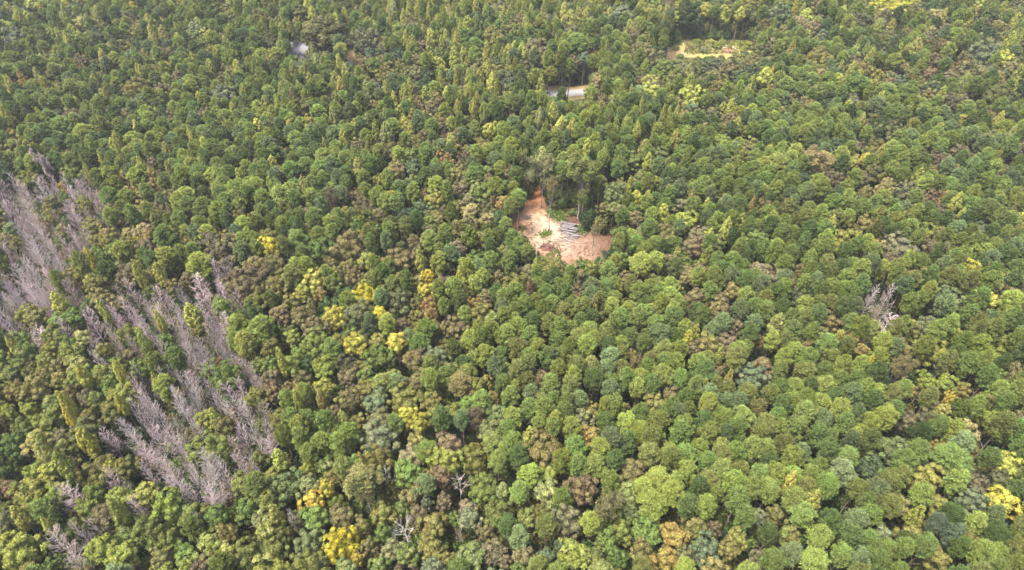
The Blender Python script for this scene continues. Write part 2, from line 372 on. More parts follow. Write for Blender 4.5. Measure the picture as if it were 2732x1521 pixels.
def tint2_of(kind, code, t1):
    other = {'G': 'yl', 'S': 'l'}.get(kind)
    if kind == 'O' or kind == 'F': other = 'o' if code[0] in 'rtka' else 'g' if code[0] in 'yY' else rnd.choice(['o', 'g', 'k', 'd'])
    if other is None: return np.clip(np.array(t1) * rng.uniform(.85, 1.15), .01, .8)
    f = .38 if kind == 'G' else .5
    return np.array(t1) * (1 - f) + tint_of(other, rng, .12) * f
# ------------------------------------------------------------------ what the photograph shows, tree by tree: X,Y,width in each sixteenth of it
CAT = {
0: "S85,75,100y S340,40,150y S660,45,110y S430,130,70a G1350,65,100Y S1810,30,90y S310,230,120y S230,250,90y O130,330,240y S530,370,130l O850,250,200yk O1060,290,130o S720,290,110y O820,400,180l S1640,340,110yk O1420,340,200o S1960,310,140p O2100,380,170y S2350,100,100l S1500,220,110y S250,850,80a S60,900,80a S150,890,60a S460,880,70ay S570,870,80y G1690,660,75Y S2390,690,100y S1940,600,80y S1980,910,75Y S1040,970,100y S930,1010,80y S1560,1100,80y P1170,760,110l S400,1160,80y S100,1210,85y G110,1345,130a F2310,1310,150y S1330,1010,60y S1930,1390,80y S640,1390,70y O290,110,130db O1080,380,260d O760,1180,200t O580,1160,100b O1260,1180,160t O1640,930,200t O1740,1210,180t O1100,1130,120t O2080,1160,160t O640,1280,260g P850,1350,180l O340,450,140t O820,610,130t O110,560,150t O310,1280,160r B150,1110,90m P2450,340,200d P2300,260,180d O2400,510,150b O2150,540,180o O2250,400,150t P550,720,180go P400,720,170g P250,740,170g P120,730,170g O1400,460,130d O2000,60,140b",
1: "O720,400,440odd O1110,420,280tb O320,440,200b O150,450,90bd O290,260,170t O450,150,200od O1250,510,110db O1000,140,160bd S570,140,100y S800,170,100y G1110,230,140y S1340,240,80y S1490,190,80y O1360,110,110ka S1620,110,100y S1620,30,80y S1820,240,80y S1910,370,60y S1760,400,110y S1990,370,60l S2130,300,120y S1740,150,70y S1680,290,60y S1820,600,160y S2000,590,120y S2090,580,120y S2020,470,90ya S2540,580,110y S2400,570,90l S2430,490,60l G2330,680,140ay S1480,360,90l S1550,870,70y S1860,820,80y S2020,820,60y S2250,820,100Yy S2000,890,50y S2110,890,60y S2160,880,50y S1230,610,80ay S840,690,70Yy S135,660,60a S860,890,90ya S1310,920,70y S1390,1010,80Yy S1120,960,110k O1180,1060,130k S1300,1150,70y O1440,1090,130y O930,1150,170y G1010,1230,90y G530,1200,110Yk G520,1310,140Y S1500,1260,120ya S1560,1310,90y S1210,1340,90ly S500,970,100l S430,890,60y S380,1020,80k S2190,1100,90y P1900,1130,120l P2300,1130,110l O2370,1310,180y P1060,800,130l O1900,720,120y B2210,600,90w O1620,620,170kp O1310,750,220ok O1450,720,200o O1600,740,170op O1100,650,160kr O600,840,70r S850,830,60ra O1740,760,130d O2220,210,180bd O2380,320,260g P2210,470,150g O460,1080,220od O1420,590,150b O1560,540,90p O1680,450,120t B2100,1030,50m O1750,1060,140t O1620,1040,100rk O2180,1250,200od O1900,1250,130t O2040,1330,130rt O1690,1360,120t O680,1270,150t O860,1320,200g O1110,1190,130g P60,560,150l P210,560,150l",
2: "O1320,570,290ot O1200,430,260ot F1600,380,300kt O1720,240,210t O1100,200,260bp O1440,170,220oy O1680,80,130y O1640,160,100yl O1950,110,170y O2130,140,170yl G2130,220,150y O2290,220,160y S2300,110,110y O1950,290,200bd O2530,270,150o O1140,60,110d P660,450,250g O360,620,230do O640,760,190ro S700,600,110y S610,620,90y S200,580,80y S100,590,110y S500,530,60y O490,390,120ky S590,170,120y S750,140,110y S480,110,80l S360,270,70l B880,340,110w O830,640,80rt O230,770,190lo S150,840,90y S410,890,100Yy S290,920,100y O880,810,150k O1200,850,170t O1390,830,180ky O1400,960,250y O1810,990,260y O1640,1040,160k O1640,840,280go O1560,700,230g O1890,830,140t O2170,700,160kt O1830,610,230dg O2440,650,200ot S2540,800,150y O2070,900,200o S1190,980,50y O2020,1140,160td S1920,1140,90l S1660,1140,80y S1580,1150,60y S1520,1160,60y S1930,1330,120k S2200,1110,110y S2260,1260,110y S410,1200,110y S610,1310,110y S1250,1350,90y S1140,1280,70y S960,1270,60k S1650,1390,110y S890,1140,50r O1400,1250,150o O2340,1310,110o P830,1190,130l S1290,1140,60y O2420,260,110y",
3: "O1200,110,390yY S270,100,70y S400,120,150y O110,180,250db O450,280,160kt O900,260,270dt S730,290,80y S1110,260,100yl S1250,250,90y S1740,220,90y S1610,250,80l P1870,370,150lg P1920,240,120l O2200,240,120td O2310,310,160o O2430,170,180k O2130,80,180yl O1480,40,120ky S1490,460,130ky S1330,480,60y S880,520,120yp P1270,620,160gl O2150,580,310pb G2360,600,200Yy O60,480,200kt O860,640,160t O1690,630,180t O540,760,160k O700,790,140y S830,740,80y S920,770,90y O1110,780,150oy O1230,820,110tr O1640,900,180db O1880,1050,200td O1780,1130,120rt S1570,620,90l O1630,740,130rt O1840,770,180l G1950,1200,130Yk O2450,1280,130k O2240,1200,160t O2300,1000,300od P1200,900,200g P1400,960,200g P1080,1100,200gb P1280,1110,200g O1450,1260,140t O1250,1290,180td O380,1050,160ko S2490,820,90y S20,790,60Y P340,860,180g P180,880,180g P250,720,160g P600,900,170g P900,880,180g P700,500,160g P580,440,150g",
4: "B60,480,130m B70,640,130m B280,580,150m B430,520,150m B470,650,130m B820,480,120m B920,490,120mk B920,590,150m B700,720,170m B860,660,130mk B740,930,150m B500,1020,130m B460,900,130mk B60,1120,150m B170,1120,130mk B420,1150,160m B540,1120,150m B650,1230,110mr B720,1110,120m B330,1300,150m B450,1270,130m B560,1260,120m B200,1390,150m B90,1390,130m B300,1410,130m F500,300,120m B2270,1310,150m G620,430,70a S1030,190,70Yy S1230,180,60y S1430,260,80y S1540,340,110ka S1230,290,110ka S910,350,50y S1690,110,100ky S2070,40,130y G1640,790,100Y G1370,970,70Y S900,1150,75Y G910,1380,140y S1440,1380,110ly S1620,1350,120y O1470,960,130ra S1720,320,60k S1710,700,40k S2150,470,60y O930,850,200ok O1100,930,170ok O1450,700,240ok O1500,510,250ok O1160,720,220to O1290,920,160ok O1640,430,150ro O1720,560,200ot O690,190,210t O740,340,230g O1000,330,170tr O190,260,120r O1560,230,180t O1480,1060,220t O1290,1280,190t O1000,1150,220g O720,1360,220o O90,880,160bg P2010,1240,240l P1680,1000,200g P1700,1210,180l P2480,900,130l O2440,1300,80k O1880,1360,150t P1110,560,180g P1900,660,170g P2060,690,180g O300,380,200go O620,860,110or O640,540,110g B1000,600,100m B600,600,120mk B110,760,110m B380,800,120m B820,840,90m B260,960,110m",
5: "G130,1040,220Y G580,1380,220Yk G1360,550,130Yk S170,210,110y S700,50,80yk O1110,1180,200yo O1440,1190,280or O1900,190,190ra O2110,180,180rt S1650,1170,100y G1730,1320,120Y S2050,1410,100Yy O1090,1420,120y O1790,580,200yo O1690,530,120tr O1530,750,200bd O1650,640,140b O1580,250,160b O1400,290,220ok O1240,370,120yo O2070,450,180t O2250,510,260g O1740,960,190tr O1830,760,140ko O2320,780,180k O650,1100,290g O1020,520,140rt O1090,640,200t F760,640,170t O890,690,110ky O1560,130,160g O1930,280,190g O2490,590,150ka O2560,300,130t O280,110,130t O250,290,90rt O2480,1210,70ar O2440,1350,130tk O180,1250,260to O980,1330,220tk O1220,730,160kt S790,1270,100yk O2380,570,70ra O750,1190,100k O2300,290,160g P400,960,200g P600,800,180g P350,300,170g P500,220,170g",
6: "G1030,720,180Yy O850,800,190bg G1250,540,150Yy S1180,460,60y S1370,520,90y S1520,710,140Yy S1570,490,80ka O1290,420,180tg O1430,400,170gl O1050,500,220gp O1220,680,150g O1240,770,160kt O1690,620,150pt S1960,630,90y O1750,790,220y S2400,670,70ka O1890,930,190t G1990,900,110y O1830,1040,220rt P1300,1210,240l O1090,1170,170g S1660,1130,110yk O1570,1200,200t O1490,160,210gp O1740,250,150rt O1210,180,210g P800,140,90d S1800,590,50k O800,1250,140l O1890,1290,180t O1130,1360,140kt O1770,1340,150k S2300,820,120yl S240,1260,90y P620,60,140l O40,540,170or O60,720,150oa O1700,100,160g P1200,900,170gl P1380,880,170g P1450,980,170gl P1250,1000,170g",
7: "F490,240,300k O850,200,160oy G1000,140,110Yy O360,130,150tr O1060,310,220od O1740,210,210t S1510,360,120yl O1170,470,190k O1400,480,200pt O1660,560,200tr S1800,510,110ka O1740,690,140t O2060,160,110ky S1870,640,110y S1950,720,80y S630,840,110y S1070,830,80k O750,1000,290yo O1540,900,230yo S2450,700,60k O2300,700,70y G2040,1270,190Yy O1290,1060,300pt O1430,1150,220pt O1250,1200,200t O1690,1090,260t O2330,330,150rt O690,50,210db O900,40,140t O420,1100,80r O310,1330,220ro O2440,1380,150ky O2420,80,180tb P660,640,160g P820,660,160g P950,660,160g P1430,160,150gl P2060,640,180g P2200,700,180g",
8: "B300,80,120m B180,130,140m B380,180,150m B450,260,130m B90,160,130m B520,300,100m B150,300,110mk B400,60,120m B1190,90,110m B1340,110,150m B1990,80,220m B2240,90,150m B1640,200,150m B1740,240,130m B1290,250,150m B1400,330,140m B1100,310,110m B960,420,200m B1530,330,140mk B1220,430,120m B2040,260,130m B2150,330,120m D440,580,220m B700,540,150m B1010,840,150m B1180,620,130mk B1370,680,110m B1890,560,130m B1920,650,110m B2130,600,110m B2210,540,120m B2300,640,130m B2420,780,150m B2490,860,120m B1680,720,150m B1760,880,140m B1420,1050,130m B1960,960,160m B1990,1080,160m B1720,1060,120m B1590,1080,110m B1450,1180,150m B1560,1270,160m B1660,1350,150m B1400,1330,120m B2350,1150,180m B2450,1120,150m B2230,1180,130m B2330,1330,140m B2460,1300,160m B2150,1120,120m B1430,940,90m S630,230,160y S1040,250,90y S1950,330,170y S1470,610,110ly S1650,440,60y O1680,570,180g S1520,800,95yo S1240,920,110Yy S880,970,120Yy S1590,1000,80yl S680,1210,120Yy S710,1350,90Y S1230,1210,100Yy O590,960,170ky O430,930,190or O2250,900,310g O2060,1330,200oy S2150,1320,110y O1090,1000,200g O1400,840,200g O720,690,220go O540,520,220og O190,560,200g S130,620,80y O850,260,200d O1130,1260,220o O860,1130,150t O520,1180,200g O480,1370,250lo O100,900,250og G60,1250,120yl P2400,430,190l P2540,470,200l P2480,620,190l O1030,650,170o O2000,450,150o P2270,240,90g O170,1050,200o O270,1230,150ly",
9: "G1110,110,250Y G1240,290,190Y G800,310,240Yy G1000,590,230Ya O470,60,190y O640,60,120ka O1440,180,290dt O1760,230,230ra G1410,570,220Yy O360,520,150yl S560,220,100kt O240,280,200tr O440,310,180to O610,420,240kt O600,590,280gl P80,460,220gl O1480,390,160t O2000,430,250kt O1250,720,270g O1820,740,270pb P1640,570,190g O360,800,230gl S280,820,70y O690,830,240l O930,920,190t O1110,900,190g O140,920,180t O160,1060,180rt O390,1080,130ka S640,1100,100ka O320,1010,110kr O680,1040,200yl O950,1150,230to O1210,1170,240bp S430,1200,90y P350,1340,170g P520,1340,170g P690,1360,170g P440,1420,150yl S850,1280,70y S900,1350,90gy O1250,1360,240po G1520,1290,190Yy G1650,1370,190Yy O790,1260,140t B90,1290,210mk S2090,20,130y G1700,40,150yY O2310,100,170tk O2180,170,120ra P2050,970,220ok P2210,1320,150t O2430,1300,240bg P1900,900,170g P2300,700,170l P2150,560,160l",
10: "P190,60,80r P240,130,110l P1190,200,150l O660,130,90ka S830,200,80ky O1850,130,200tr O2080,270,250kr S1850,450,110y S1770,530,120Yy O1960,590,230ko S2090,690,80y O1830,630,180t O2250,400,150t O2100,160,170t O2420,960,340pb F1240,800,130k O1210,700,120k S2200,880,90ky S1940,1000,90y O720,1330,190kp O280,940,180kt S1410,1290,100yk O1150,1230,120kr P930,1190,100l O2080,860,140rt O1600,1100,160tk O2500,550,100kr P30,1010,90yl P1500,150,150l P1980,60,160g",
11: "B1180,180,170m B1000,210,130m B1230,220,140m D1160,420,210m B1010,430,130mk G2210,140,200Yy O1860,500,170Yk O1620,670,300ly S350,280,160yl O950,640,140ka S1020,780,70Y O900,780,80Yy P430,660,100ka P700,550,90y P1130,620,150ly O610,370,220ro O850,350,170to O1790,180,330bg O1580,430,250tp O1350,640,220to F1300,860,300to O2430,120,250dr O2080,820,200t G1850,1110,90Ya O1440,1050,120ka O1990,1200,100kt O1600,960,180l O1800,980,180l P1170,1340,220l O1590,1330,180td O1410,1350,190t O2330,560,190gy O2270,710,190l O280,120,180dt O540,460,130op O2250,1370,250l P2170,960,170g",
12: "S270,160,90yk S490,70,90Yy G620,220,70Yy S680,490,80ly S140,530,90y S250,100,90yl O190,370,200oy S280,560,60y O110,700,230ly O830,380,140oy O560,240,190o O720,220,120o O1190,120,200og O80,100,160gd O50,340,100r O40,520,120td O1090,490,150og O1410,460,130g O420,550,90g O590,500,130t O850,590,190go O580,690,160l O690,720,150l O1190,660,160lg O1290,720,150l O960,640,120lo O1060,790,110l B800,110,110m B860,180,100m B900,80,120m B940,230,110m B990,270,100m B860,280,80m B640,60,110m B610,90,90m B1000,340,100m B1230,260,120m D1370,220,120m B1250,360,130m B1110,280,80m B1230,430,120m B1390,60,90m D440,430,150m B680,340,100m B790,470,90m B370,700,150m B430,760,110m B500,640,70m B330,600,60m B540,560,80m B1140,540,60m B1180,230,90m B1290,300,100m B740,40,90m O1290,600,110o",
13: "G320,410,130Ya G400,340,90Yy G480,650,190Y G570,730,70Ya S130,170,90yl O285,230,80y S110,490,85yk O170,340,190pg O310,660,180gp F620,320,240ok O680,180,180o O700,60,200p O1100,100,140rt O1050,270,110rt D1160,290,100w D745,270,70w D850,590,150w O1010,550,150o O1000,690,140o O880,390,120ot O830,450,90g O970,420,70b O1300,350,170gl O1400,370,120pl O1210,520,120p O1310,590,100kt O1220,740,170lp O480,510,150to O600,560,100o O720,600,100g O640,670,100ot O160,610,100og O230,515,110td O90,720,140go O860,720,120g O1070,410,90rt O1130,510,70g O1420,760,80t O1080,190,180yl P250,60,100gl P370,80,110gl P480,90,110gl P300,140,100gl P530,30,100gl O700,780,110g B1150,590,60mk B240,570,60m O440,100,100go",
14: "O170,130,230ko S100,60,80y O390,350,180rt F530,470,200kt O200,370,150lp O170,470,90o O320,530,190pk O70,740,130tk O190,740,110bp O350,730,170l O280,680,90b O740,690,120ok O920,620,160ao O880,750,140ao P800,440,150l O1100,700,180bp O1400,510,100p O540,640,120g O620,590,120lo O1160,560,80rt O1280,630,130yk O1240,690,120o O1410,730,100t O440,30,110ka O600,740,110gd P830,290,130l P900,390,140l P1000,250,110gl P1280,430,120g",
15: "S110,340,70Yk G1370,210,150y G1350,420,160yY O700,130,180pg O900,290,190oy O1160,430,180pb O650,610,110p P1060,600,90b P950,550,80b O590,240,150bd O1200,320,110t O1320,290,120td O980,440,120yo S240,440,90yo S860,480,90yl P1060,180,190g O960,730,140lk P430,250,130gp P420,720,110g P620,760,120g P760,700,90g O1000,640,100o",
}
# clearing trees, in the clearing's own coordinates: base X,Y, top Y, crown width, tint, model
CLEARING_TREES = [
    ('F', 880, 960, 425, 245, 'ok', 0, 'lone forked tree standing in the middle of the dirt clearing'),
    ('F', 1196, 830, 235, 330, 'go', 1, 'tall trunked tree with a broad crown behind the stacked logs'),
    ('F', 1225, 920, 560, 150, 'og', 3, 'slender trunk standing between the log pile and the woods'),
    ('F', 1405, 760, 385, 220, 'go', 3, 'tall clear-trunked tree behind the blue-green round tree'),
    ('F', 795, 715, 145, 330, 'op', 2, 'big spreading tree with grey limbs at the head of the red trail'),
    ('F', 685, 612, 320, 130, 'op', 3, 'straight grey trunk at the shaded end of the red trail'),
    ('F', 575, 520, 110, 190, 'yo', 4, 'thin half-leafless forked tree behind the red trail'),
    ('F', 1350, 1245, 925, 160, 'k', 0, 'thin pale-trunked tree at the sandy end of the clearing'),
]

# ------------------------------------------------------------------ open ground seen between the trees (outlines in the photograph)
CLEAR = [c4(*p) for p in ((735, 470), (700, 560), (640, 680), (625, 780), (560, 870), (430, 905), (470, 945), (590, 985), (640, 1050), (700, 1090), (720, 1160), (760, 1220), (900, 1245),
         (1000, 1255), (1200, 1265), (1390, 1275), (1470, 1200), (1570, 1120), (1600, 1060), (1560, 1010), (1480, 1020), (1290, 960), (1240, 890), (1170, 830), (1080, 770), (960, 720), (850, 740), (800, 715), (785, 560), (765, 460))]
ROADV = [tl(2, *p) for p in ((300, 915), (490, 900), (730, 860), (800, 840), (740, 960), (720, 1000), (560, 975), (480, 965), (330, 985))]
FIELD = [tl(2, *p) for p in ((1545, 500), (1700, 450), (1770, 410), (1900, 430), (2050, 425), (2390, 420), (2430, 500), (2300, 545), (2100, 550), (1750, 555), (1640, 580), (1560, 560))]
YARD = [tl(1, *p) for p in ((850, 545), (1000, 540), (1060, 570), (1000, 640), (930, 650), (900, 590))]
HOUSEV = [tl(1, *p) for p in ((315, 528), (380, 482), (515, 482), (515, 550), (430, 562), (325, 548))]
REDV = [tl(3, *p) for p in ((1790, 660), (1860, 640), (1930, 650), (1930, 700), (1830, 710))]
SHEDV = [tl(1, *p) for p in ((1205, 905), (1295, 905), (1290, 960), (1230, 960))]
OPEN = [CLEAR, ROADV, FIELD, YARD, HOUSEV, REDV, SHEDV]
OPEN_BB = [(min(p[0] for p in q), max(p[0] for p in q), min(p[1] for p in q), max(p[1] for p in q)) for q in OPEN]
BARE_A = [(0, 455), (130, 470), (270, 480), (290, 560), (225, 690), (215, 790), (130, 860), (0, 930)]
BARE_B = [(225, 800), (330, 770), (500, 780), (560, 720), (620, 720), (640, 860), (690, 1000), (735, 1090), (720, 1230), (600, 1310), (480, 1290), (330, 1230), (350, 1080), (470, 1000), (440, 930), (330, 940), (240, 910)]
GAPS = [tl(11, 1020, 240) + (42,), tl(11, 1190, 330) + (40,), tl(11, 1150, 440) + (30,), tl(2, 2190, 385) + (14,), tl(15, 1200, 200) + (36,), tl(12, 130, 190) + (36,), tl(10, 935, 420) + (14,), tl(4, 230, 790) + (22,), tl(3, 1930, 510) + (18,), tl(3, 2080, 960) + (30,),
        tl(9, 1500, 850) + (28,), tl(9, 1000, 800) + (22,), tl(13, 640, 490) + (34,), tl(14, 660, 740) + (24,), tl(14, 1170, 590) + (24,), tl(11, 2480, 1180) + (24,), tl(8, 860, 260) + (20,), tl(7, 560, 590) + (22,), tl(5, 1480, 940) + (18,), tl(0, 1330, 470) + (22,), tl(1, 500, 440) + (12,), tl(4, 460, 200) + (24,), tl(14, 1000, 470) + (18,), tl(11, 1570, 830) + (22,), tl(15, 360, 470) + (24,)]
def hits_gap(x, y, H):
    for z in (H * .5, H * .8):
        u, v, dep = proj(x, y, z)
        for gu, gv, gr in GAPS:
            if (u - gu) ** 2 + (v - gv) ** 2 < gr * gr: return True
    return False
def hits_open(x, y, H, R, strict=1.0):
    for z, k in ((0, .15), (H * .3, .15), (H * .55, .65), (H * .75, .65), (H * .97, .15)):
        u, v, dep = proj(x, y, z); w = R * k * F_PX / dep * strict
        for q, bb in zip(OPEN, OPEN_BB):
            if u + w < bb[0] or u - w > bb[1] or v + w < bb[2] or v - w > bb[3]: continue
            for du, dv in ((0, 0), (w, 0), (-w, 0), (0, w * .7), (0, -w * .7)):
                if inside(q, u + du, v + dv): return True
    return False

# ------------------------------------------------------------------ lay the forest out
class T: pass
trees = []
CELL = 5.0; grid = {}
def near(x, y, r):
    n = int(math.ceil((r + 7) / CELL)); i, j = int(x // CELL), int(y // CELL)
    for a in range(i - n, i + n + 1):
        for b in range(j - n, j + n + 1):
            for t in grid.get((a, b), ()): yield t
def add(kind, x, y, W, H, code, proto, cat=False, label=None):
    t = T(); t.kind, t.x, t.y, t.W, t.H, t.code, t.p, t.cat, t.label = kind, x, y, W, H, code, proto, cat, label
    t.rot = rnd.uniform(0, 6.283); t.tint = tint_of(code, rng, .10 if cat else .19); t.tint2 = tint2_of(kind, code, t.tint); t.u, t.v, t.dep = proj(x, y, H * .8); t.px = W * F_PX / t.dep
    trees.append(t); grid.setdefault((int(x // CELL), int(y // CELL)), []).append(t); return t
def pick(kind, W):
    if kind in 'OG':
        fam = 'O1' if W < 5.0 else 'O2' if W < 8.3 else 'O3'
    else: fam = kind
    return rnd.choice(PR[fam])
def lowfreq(x, y):
    return math.sin(x * .031 + 1.3) * math.cos(y * .027 + .4) + .6 * math.sin(x * .07 + y * .055 + 2)
def height(kind, W, x, y):
    h = {'P': 15.5 + rnd.gauss(0, .75), 'O': 10.5 + W * .42 + rnd.gauss(0, .8), 'G': 11 + W * .45 + rnd.gauss(0, .7), 'S': 15.5 + rnd.gauss(0, 1.1), 'B': 12.8 + rnd.gauss(0, 1.3), 'D': 12.5 + rnd.gauss(0, .8), 'F': 15 + rnd.gauss(0, .6)}[kind]
    return max(7, h + .9 * lowfreq(x, y))
import re
for (k, bx, by, ty, w, code, pi, lab) in CLEARING_TREES:
    u, v = c4(bx, by); g = at(u, v); vt = c4(0, ty)[1]; dep = proj(g[0], g[1], 8)[2]
    H = 1.0
    while proj(g[0], g[1], H)[1] > vt and H < 26: H += .1
    t = add(k, g[0], g[1], w * .24402 * dep / F_PX, H, code, PR['F'][pi], True, lab)
    t.clear = True
for i, s in CAT.items():
    sc = TS if i < 12 else 683 / 1459.0
    for e in s.split():
        m = re.match(r'([OGSPBFD])(\d+),(\d+),(\d+)([a-zA-Z]+)', e); kind = m[1]
        code_ = m[5] + ('y' if i < 12 and m[5] in ('Ya', 'Yk', 'Yy') else '')
        if kind == 'D' and i != 13: kind = 'B'
        u, v = tl(i, float(m[2]), float(m[3])); wpx = float(m[4]) * sc
        zc = {'P': 12.5, 'O': 10.5, 'G': 11.5, 'S': 12.3, 'B': 9.2, 'D': 10.0, 'F': 11.5}[kind]
        g = at(u, v, zc); dep = proj(*g)[2]; W = wpx * dep / F_PX * (1.0 if kind != 'P' else .98)
        W = max(W, 1.8)
        H = height(kind, W, g[0], g[1])
        if kind in 'OG': H = zc + W * .40 + .3
        bad = any((t.x - g[0]) ** 2 + (t.y - g[1]) ** 2 < (.42 * (t.W + W) * .5) ** 2 for t in near(g[0], g[1], W / 2))
        if bad or hits_open(g[0], g[1], H, W / 2, .55): continue
        add(kind, g[0], g[1], W, H, code_, pick(kind, W), True)
# composition of the woods by area of the photograph: pine / broadleaf / poplar shares and the tints of the broadleaves
MIX = """P44O38S18:ogdbt P52O38S10:bdto P40O38S22:odtgb P22O38S40:ogtdb P25O40S35:otgb P20O60S20:obtdg P30O50S20:dbtok P22O63S15:tbodk
P76O14S10:tgo P86O7S7:otg P68O12S20:ogt P35O47S18:otgdk P46O36S18:otgk P62O26S12:otgk P76O20S4:dotb P60O36S4:totbd
P20O70S10:ogt P52O42S6:otgk P52O44S4:otkg P35O63S2:otgkb P60O38S2:otgk P72O25S3:tokg P82O15S3:tok P76O22S2:tobk
P5O75S20:ogty P20O72S8:ogtd P20O77S3:ogogtd P42O56S2:ogotgl P95O5S0:otk P86O13S1:tkr P80O18S2:tok P55O43S2:tobg
P3O77S20:ogyt P15O75S10:otg P40O56S4:ogotgl P28O71S1:ogoglt P82O17S1:okt P98O2S0:kt P95O4S1:ko P72O26S2:tok
P5O82S13:oglyt P10O87S3:oglt P6O93S1:ogpgl P5O94S1:ogplgt P30O70S0:ogpgl P80O20S0:okp P84O15S1:ok P66O32S2:okt""".split('\n')
MIX = [[re.match(r'P(\d+)O(\d+)S(\d+):(\w+)', c).groups() for c in row.split()] for row in MIX]
seen = {}
for t in trees:
    seen.setdefault((int(t.u // 80), int(t.v // 80)), []).append(t)
def hides_known(x, y, H):
    for z in (H * .97, H * .78):
        u, v, dep = proj(x, y, z); a, b = int(u // 80), int(v // 80)
        for i in (a - 1, a, a + 1):
            for j in (b - 1, b, b + 1):
                for t in seen.get((i, j), ()):
                    if t.dep > dep and (u - t.u) ** 2 + (v - t.v) ** 2 < (t.px * .5) ** 2: return True
    return False
cands = []
NX, NY = 250, 400
CNT = 150000
ys = 22 + rng.uniform(0, 1, CNT) ** .8 * 322
xs = rng.uniform(-1, 1, CNT) * (70 + ys * .63)
for ic, (x, y) in enumerate(zip(xs, ys)):
    u, v, dep = proj(x, y, 12)
    ci = min(7, max(0, int((u + rng.normal() * 35) / 341.5))); ri = min(5, max(0, int((v + rng.normal() * 25) / 253.5)))
    pP, pO, pS, cols = MIX[ri][ci]; pP, pO, pS = float(pP), float(pO), float(pS) * .75
    if ic > (24000 if v < 420 else 14000): pS = 0.0
    bare_zone = inside(BARE_A, u, v) or inside(BARE_B, u, v)
    q = rnd.uniform(0, pP + pO + pS)
    if bare_zone and rnd.random() < .72: kind = 'B'
    elif q < pP: kind = 'P'
    elif q < pP + pO: kind = 'O'
    else: kind = 'S'
    if kind == 'P': W = rnd.uniform(2.7, 3.9) if v > 560 else rnd.uniform(3.0, 4.5); code = rnd.choice(['g', 'g', 'gl', 'gl', 'go', 'l', 'gb', 'go', 'gd'] if v > 560 else ['g', 'g', 'gl', 'gb', 'gl', 'gd', 'l', 'gl'])
    elif kind == 'O':
        W = min(10.0, 3.2 + rnd.expovariate(1 / (2.9 if v < 420 else 1.9))); code = rnd.choice(cols) + rnd.choice(['', rnd.choice(cols), 'o'])
    elif kind == 'S': W = rnd.uniform(2.4, 3.8); code = rnd.choice(['y', 'y', 'yl', 'l', 'yo', 'yk', 'lo', 'yp'])
    else: W = rnd.uniform(2.4, 3.9); code = rnd.choice(['m', 'm', 'm', 'mk', 'mt'])
    if kind == 'O' and bare_zone: W = min(W, 4)
    r = W / 2; kk = .78 if kind != 'B' else .8
    if any((t.x - x) ** 2 + (t.y - y) ** 2 < ((r + t.W * .5) * (kk if t.kind != 'B' else .8)) ** 2 for t in near(x, y, r)): continue
    H = height(kind, W, x, y)
    if kind == 'O': H = min(H, 15.5)
    if hits_open(x, y, H, r) or (rnd.random() < .9 and hits_gap(x, y, H)) or (rnd.random() < .8 and hides_known(x, y, H)): continue
    add(kind, x, y, W, H, code, pick(kind, W))
print('TREES', len(trees), {k: sum(t.kind == k for t in trees) for k in 'POGSBDF'})

# ------------------------------------------------------------------ build the setting
def obj(name, me, parent=None, **props):
    o = bpy.data.objects.new(name, me); COL.objects.link(o)
    if parent is not None: o.parent = parent
    for k, v in props.items(): o[k] = v
    return o
def struct(name, me): return obj(name, me, kind='structure')
def quadsheet(x0, x1, y0, y1, z):
    return np.array([[x0, y0, z], [x1, y0, z], [x1, y1, z], [x0, y1, z]], float), np.array([[0, 1, 2, 3]])
v, f = quadsheet(-900, 900, -300, 1200, 0); struct('forest_floor', mesh_from('forest_floor', [(v, f, None, None, M_FLOOR)]))
def vnoise(x, y, s, seed=0):
    xi, yi = np.floor(x / s), np.floor(y / s); fx, fy = x / s - xi, y / s - yi
    fx, fy = fx * fx * (3 - 2 * fx), fy * fy * (3 - 2 * fy)
    h = lambda a, b: np.modf(np.sin(a * 127.1 + b * 311.7 + seed * 74.7) * 43758.5453)[0] % 1
    return (h(xi, yi) * (1 - fx) + h(xi + 1, yi) * fx) * (1 - fy) + (h(xi, yi + 1) * (1 - fx) + h(xi + 1, yi + 1) * fx) * fy
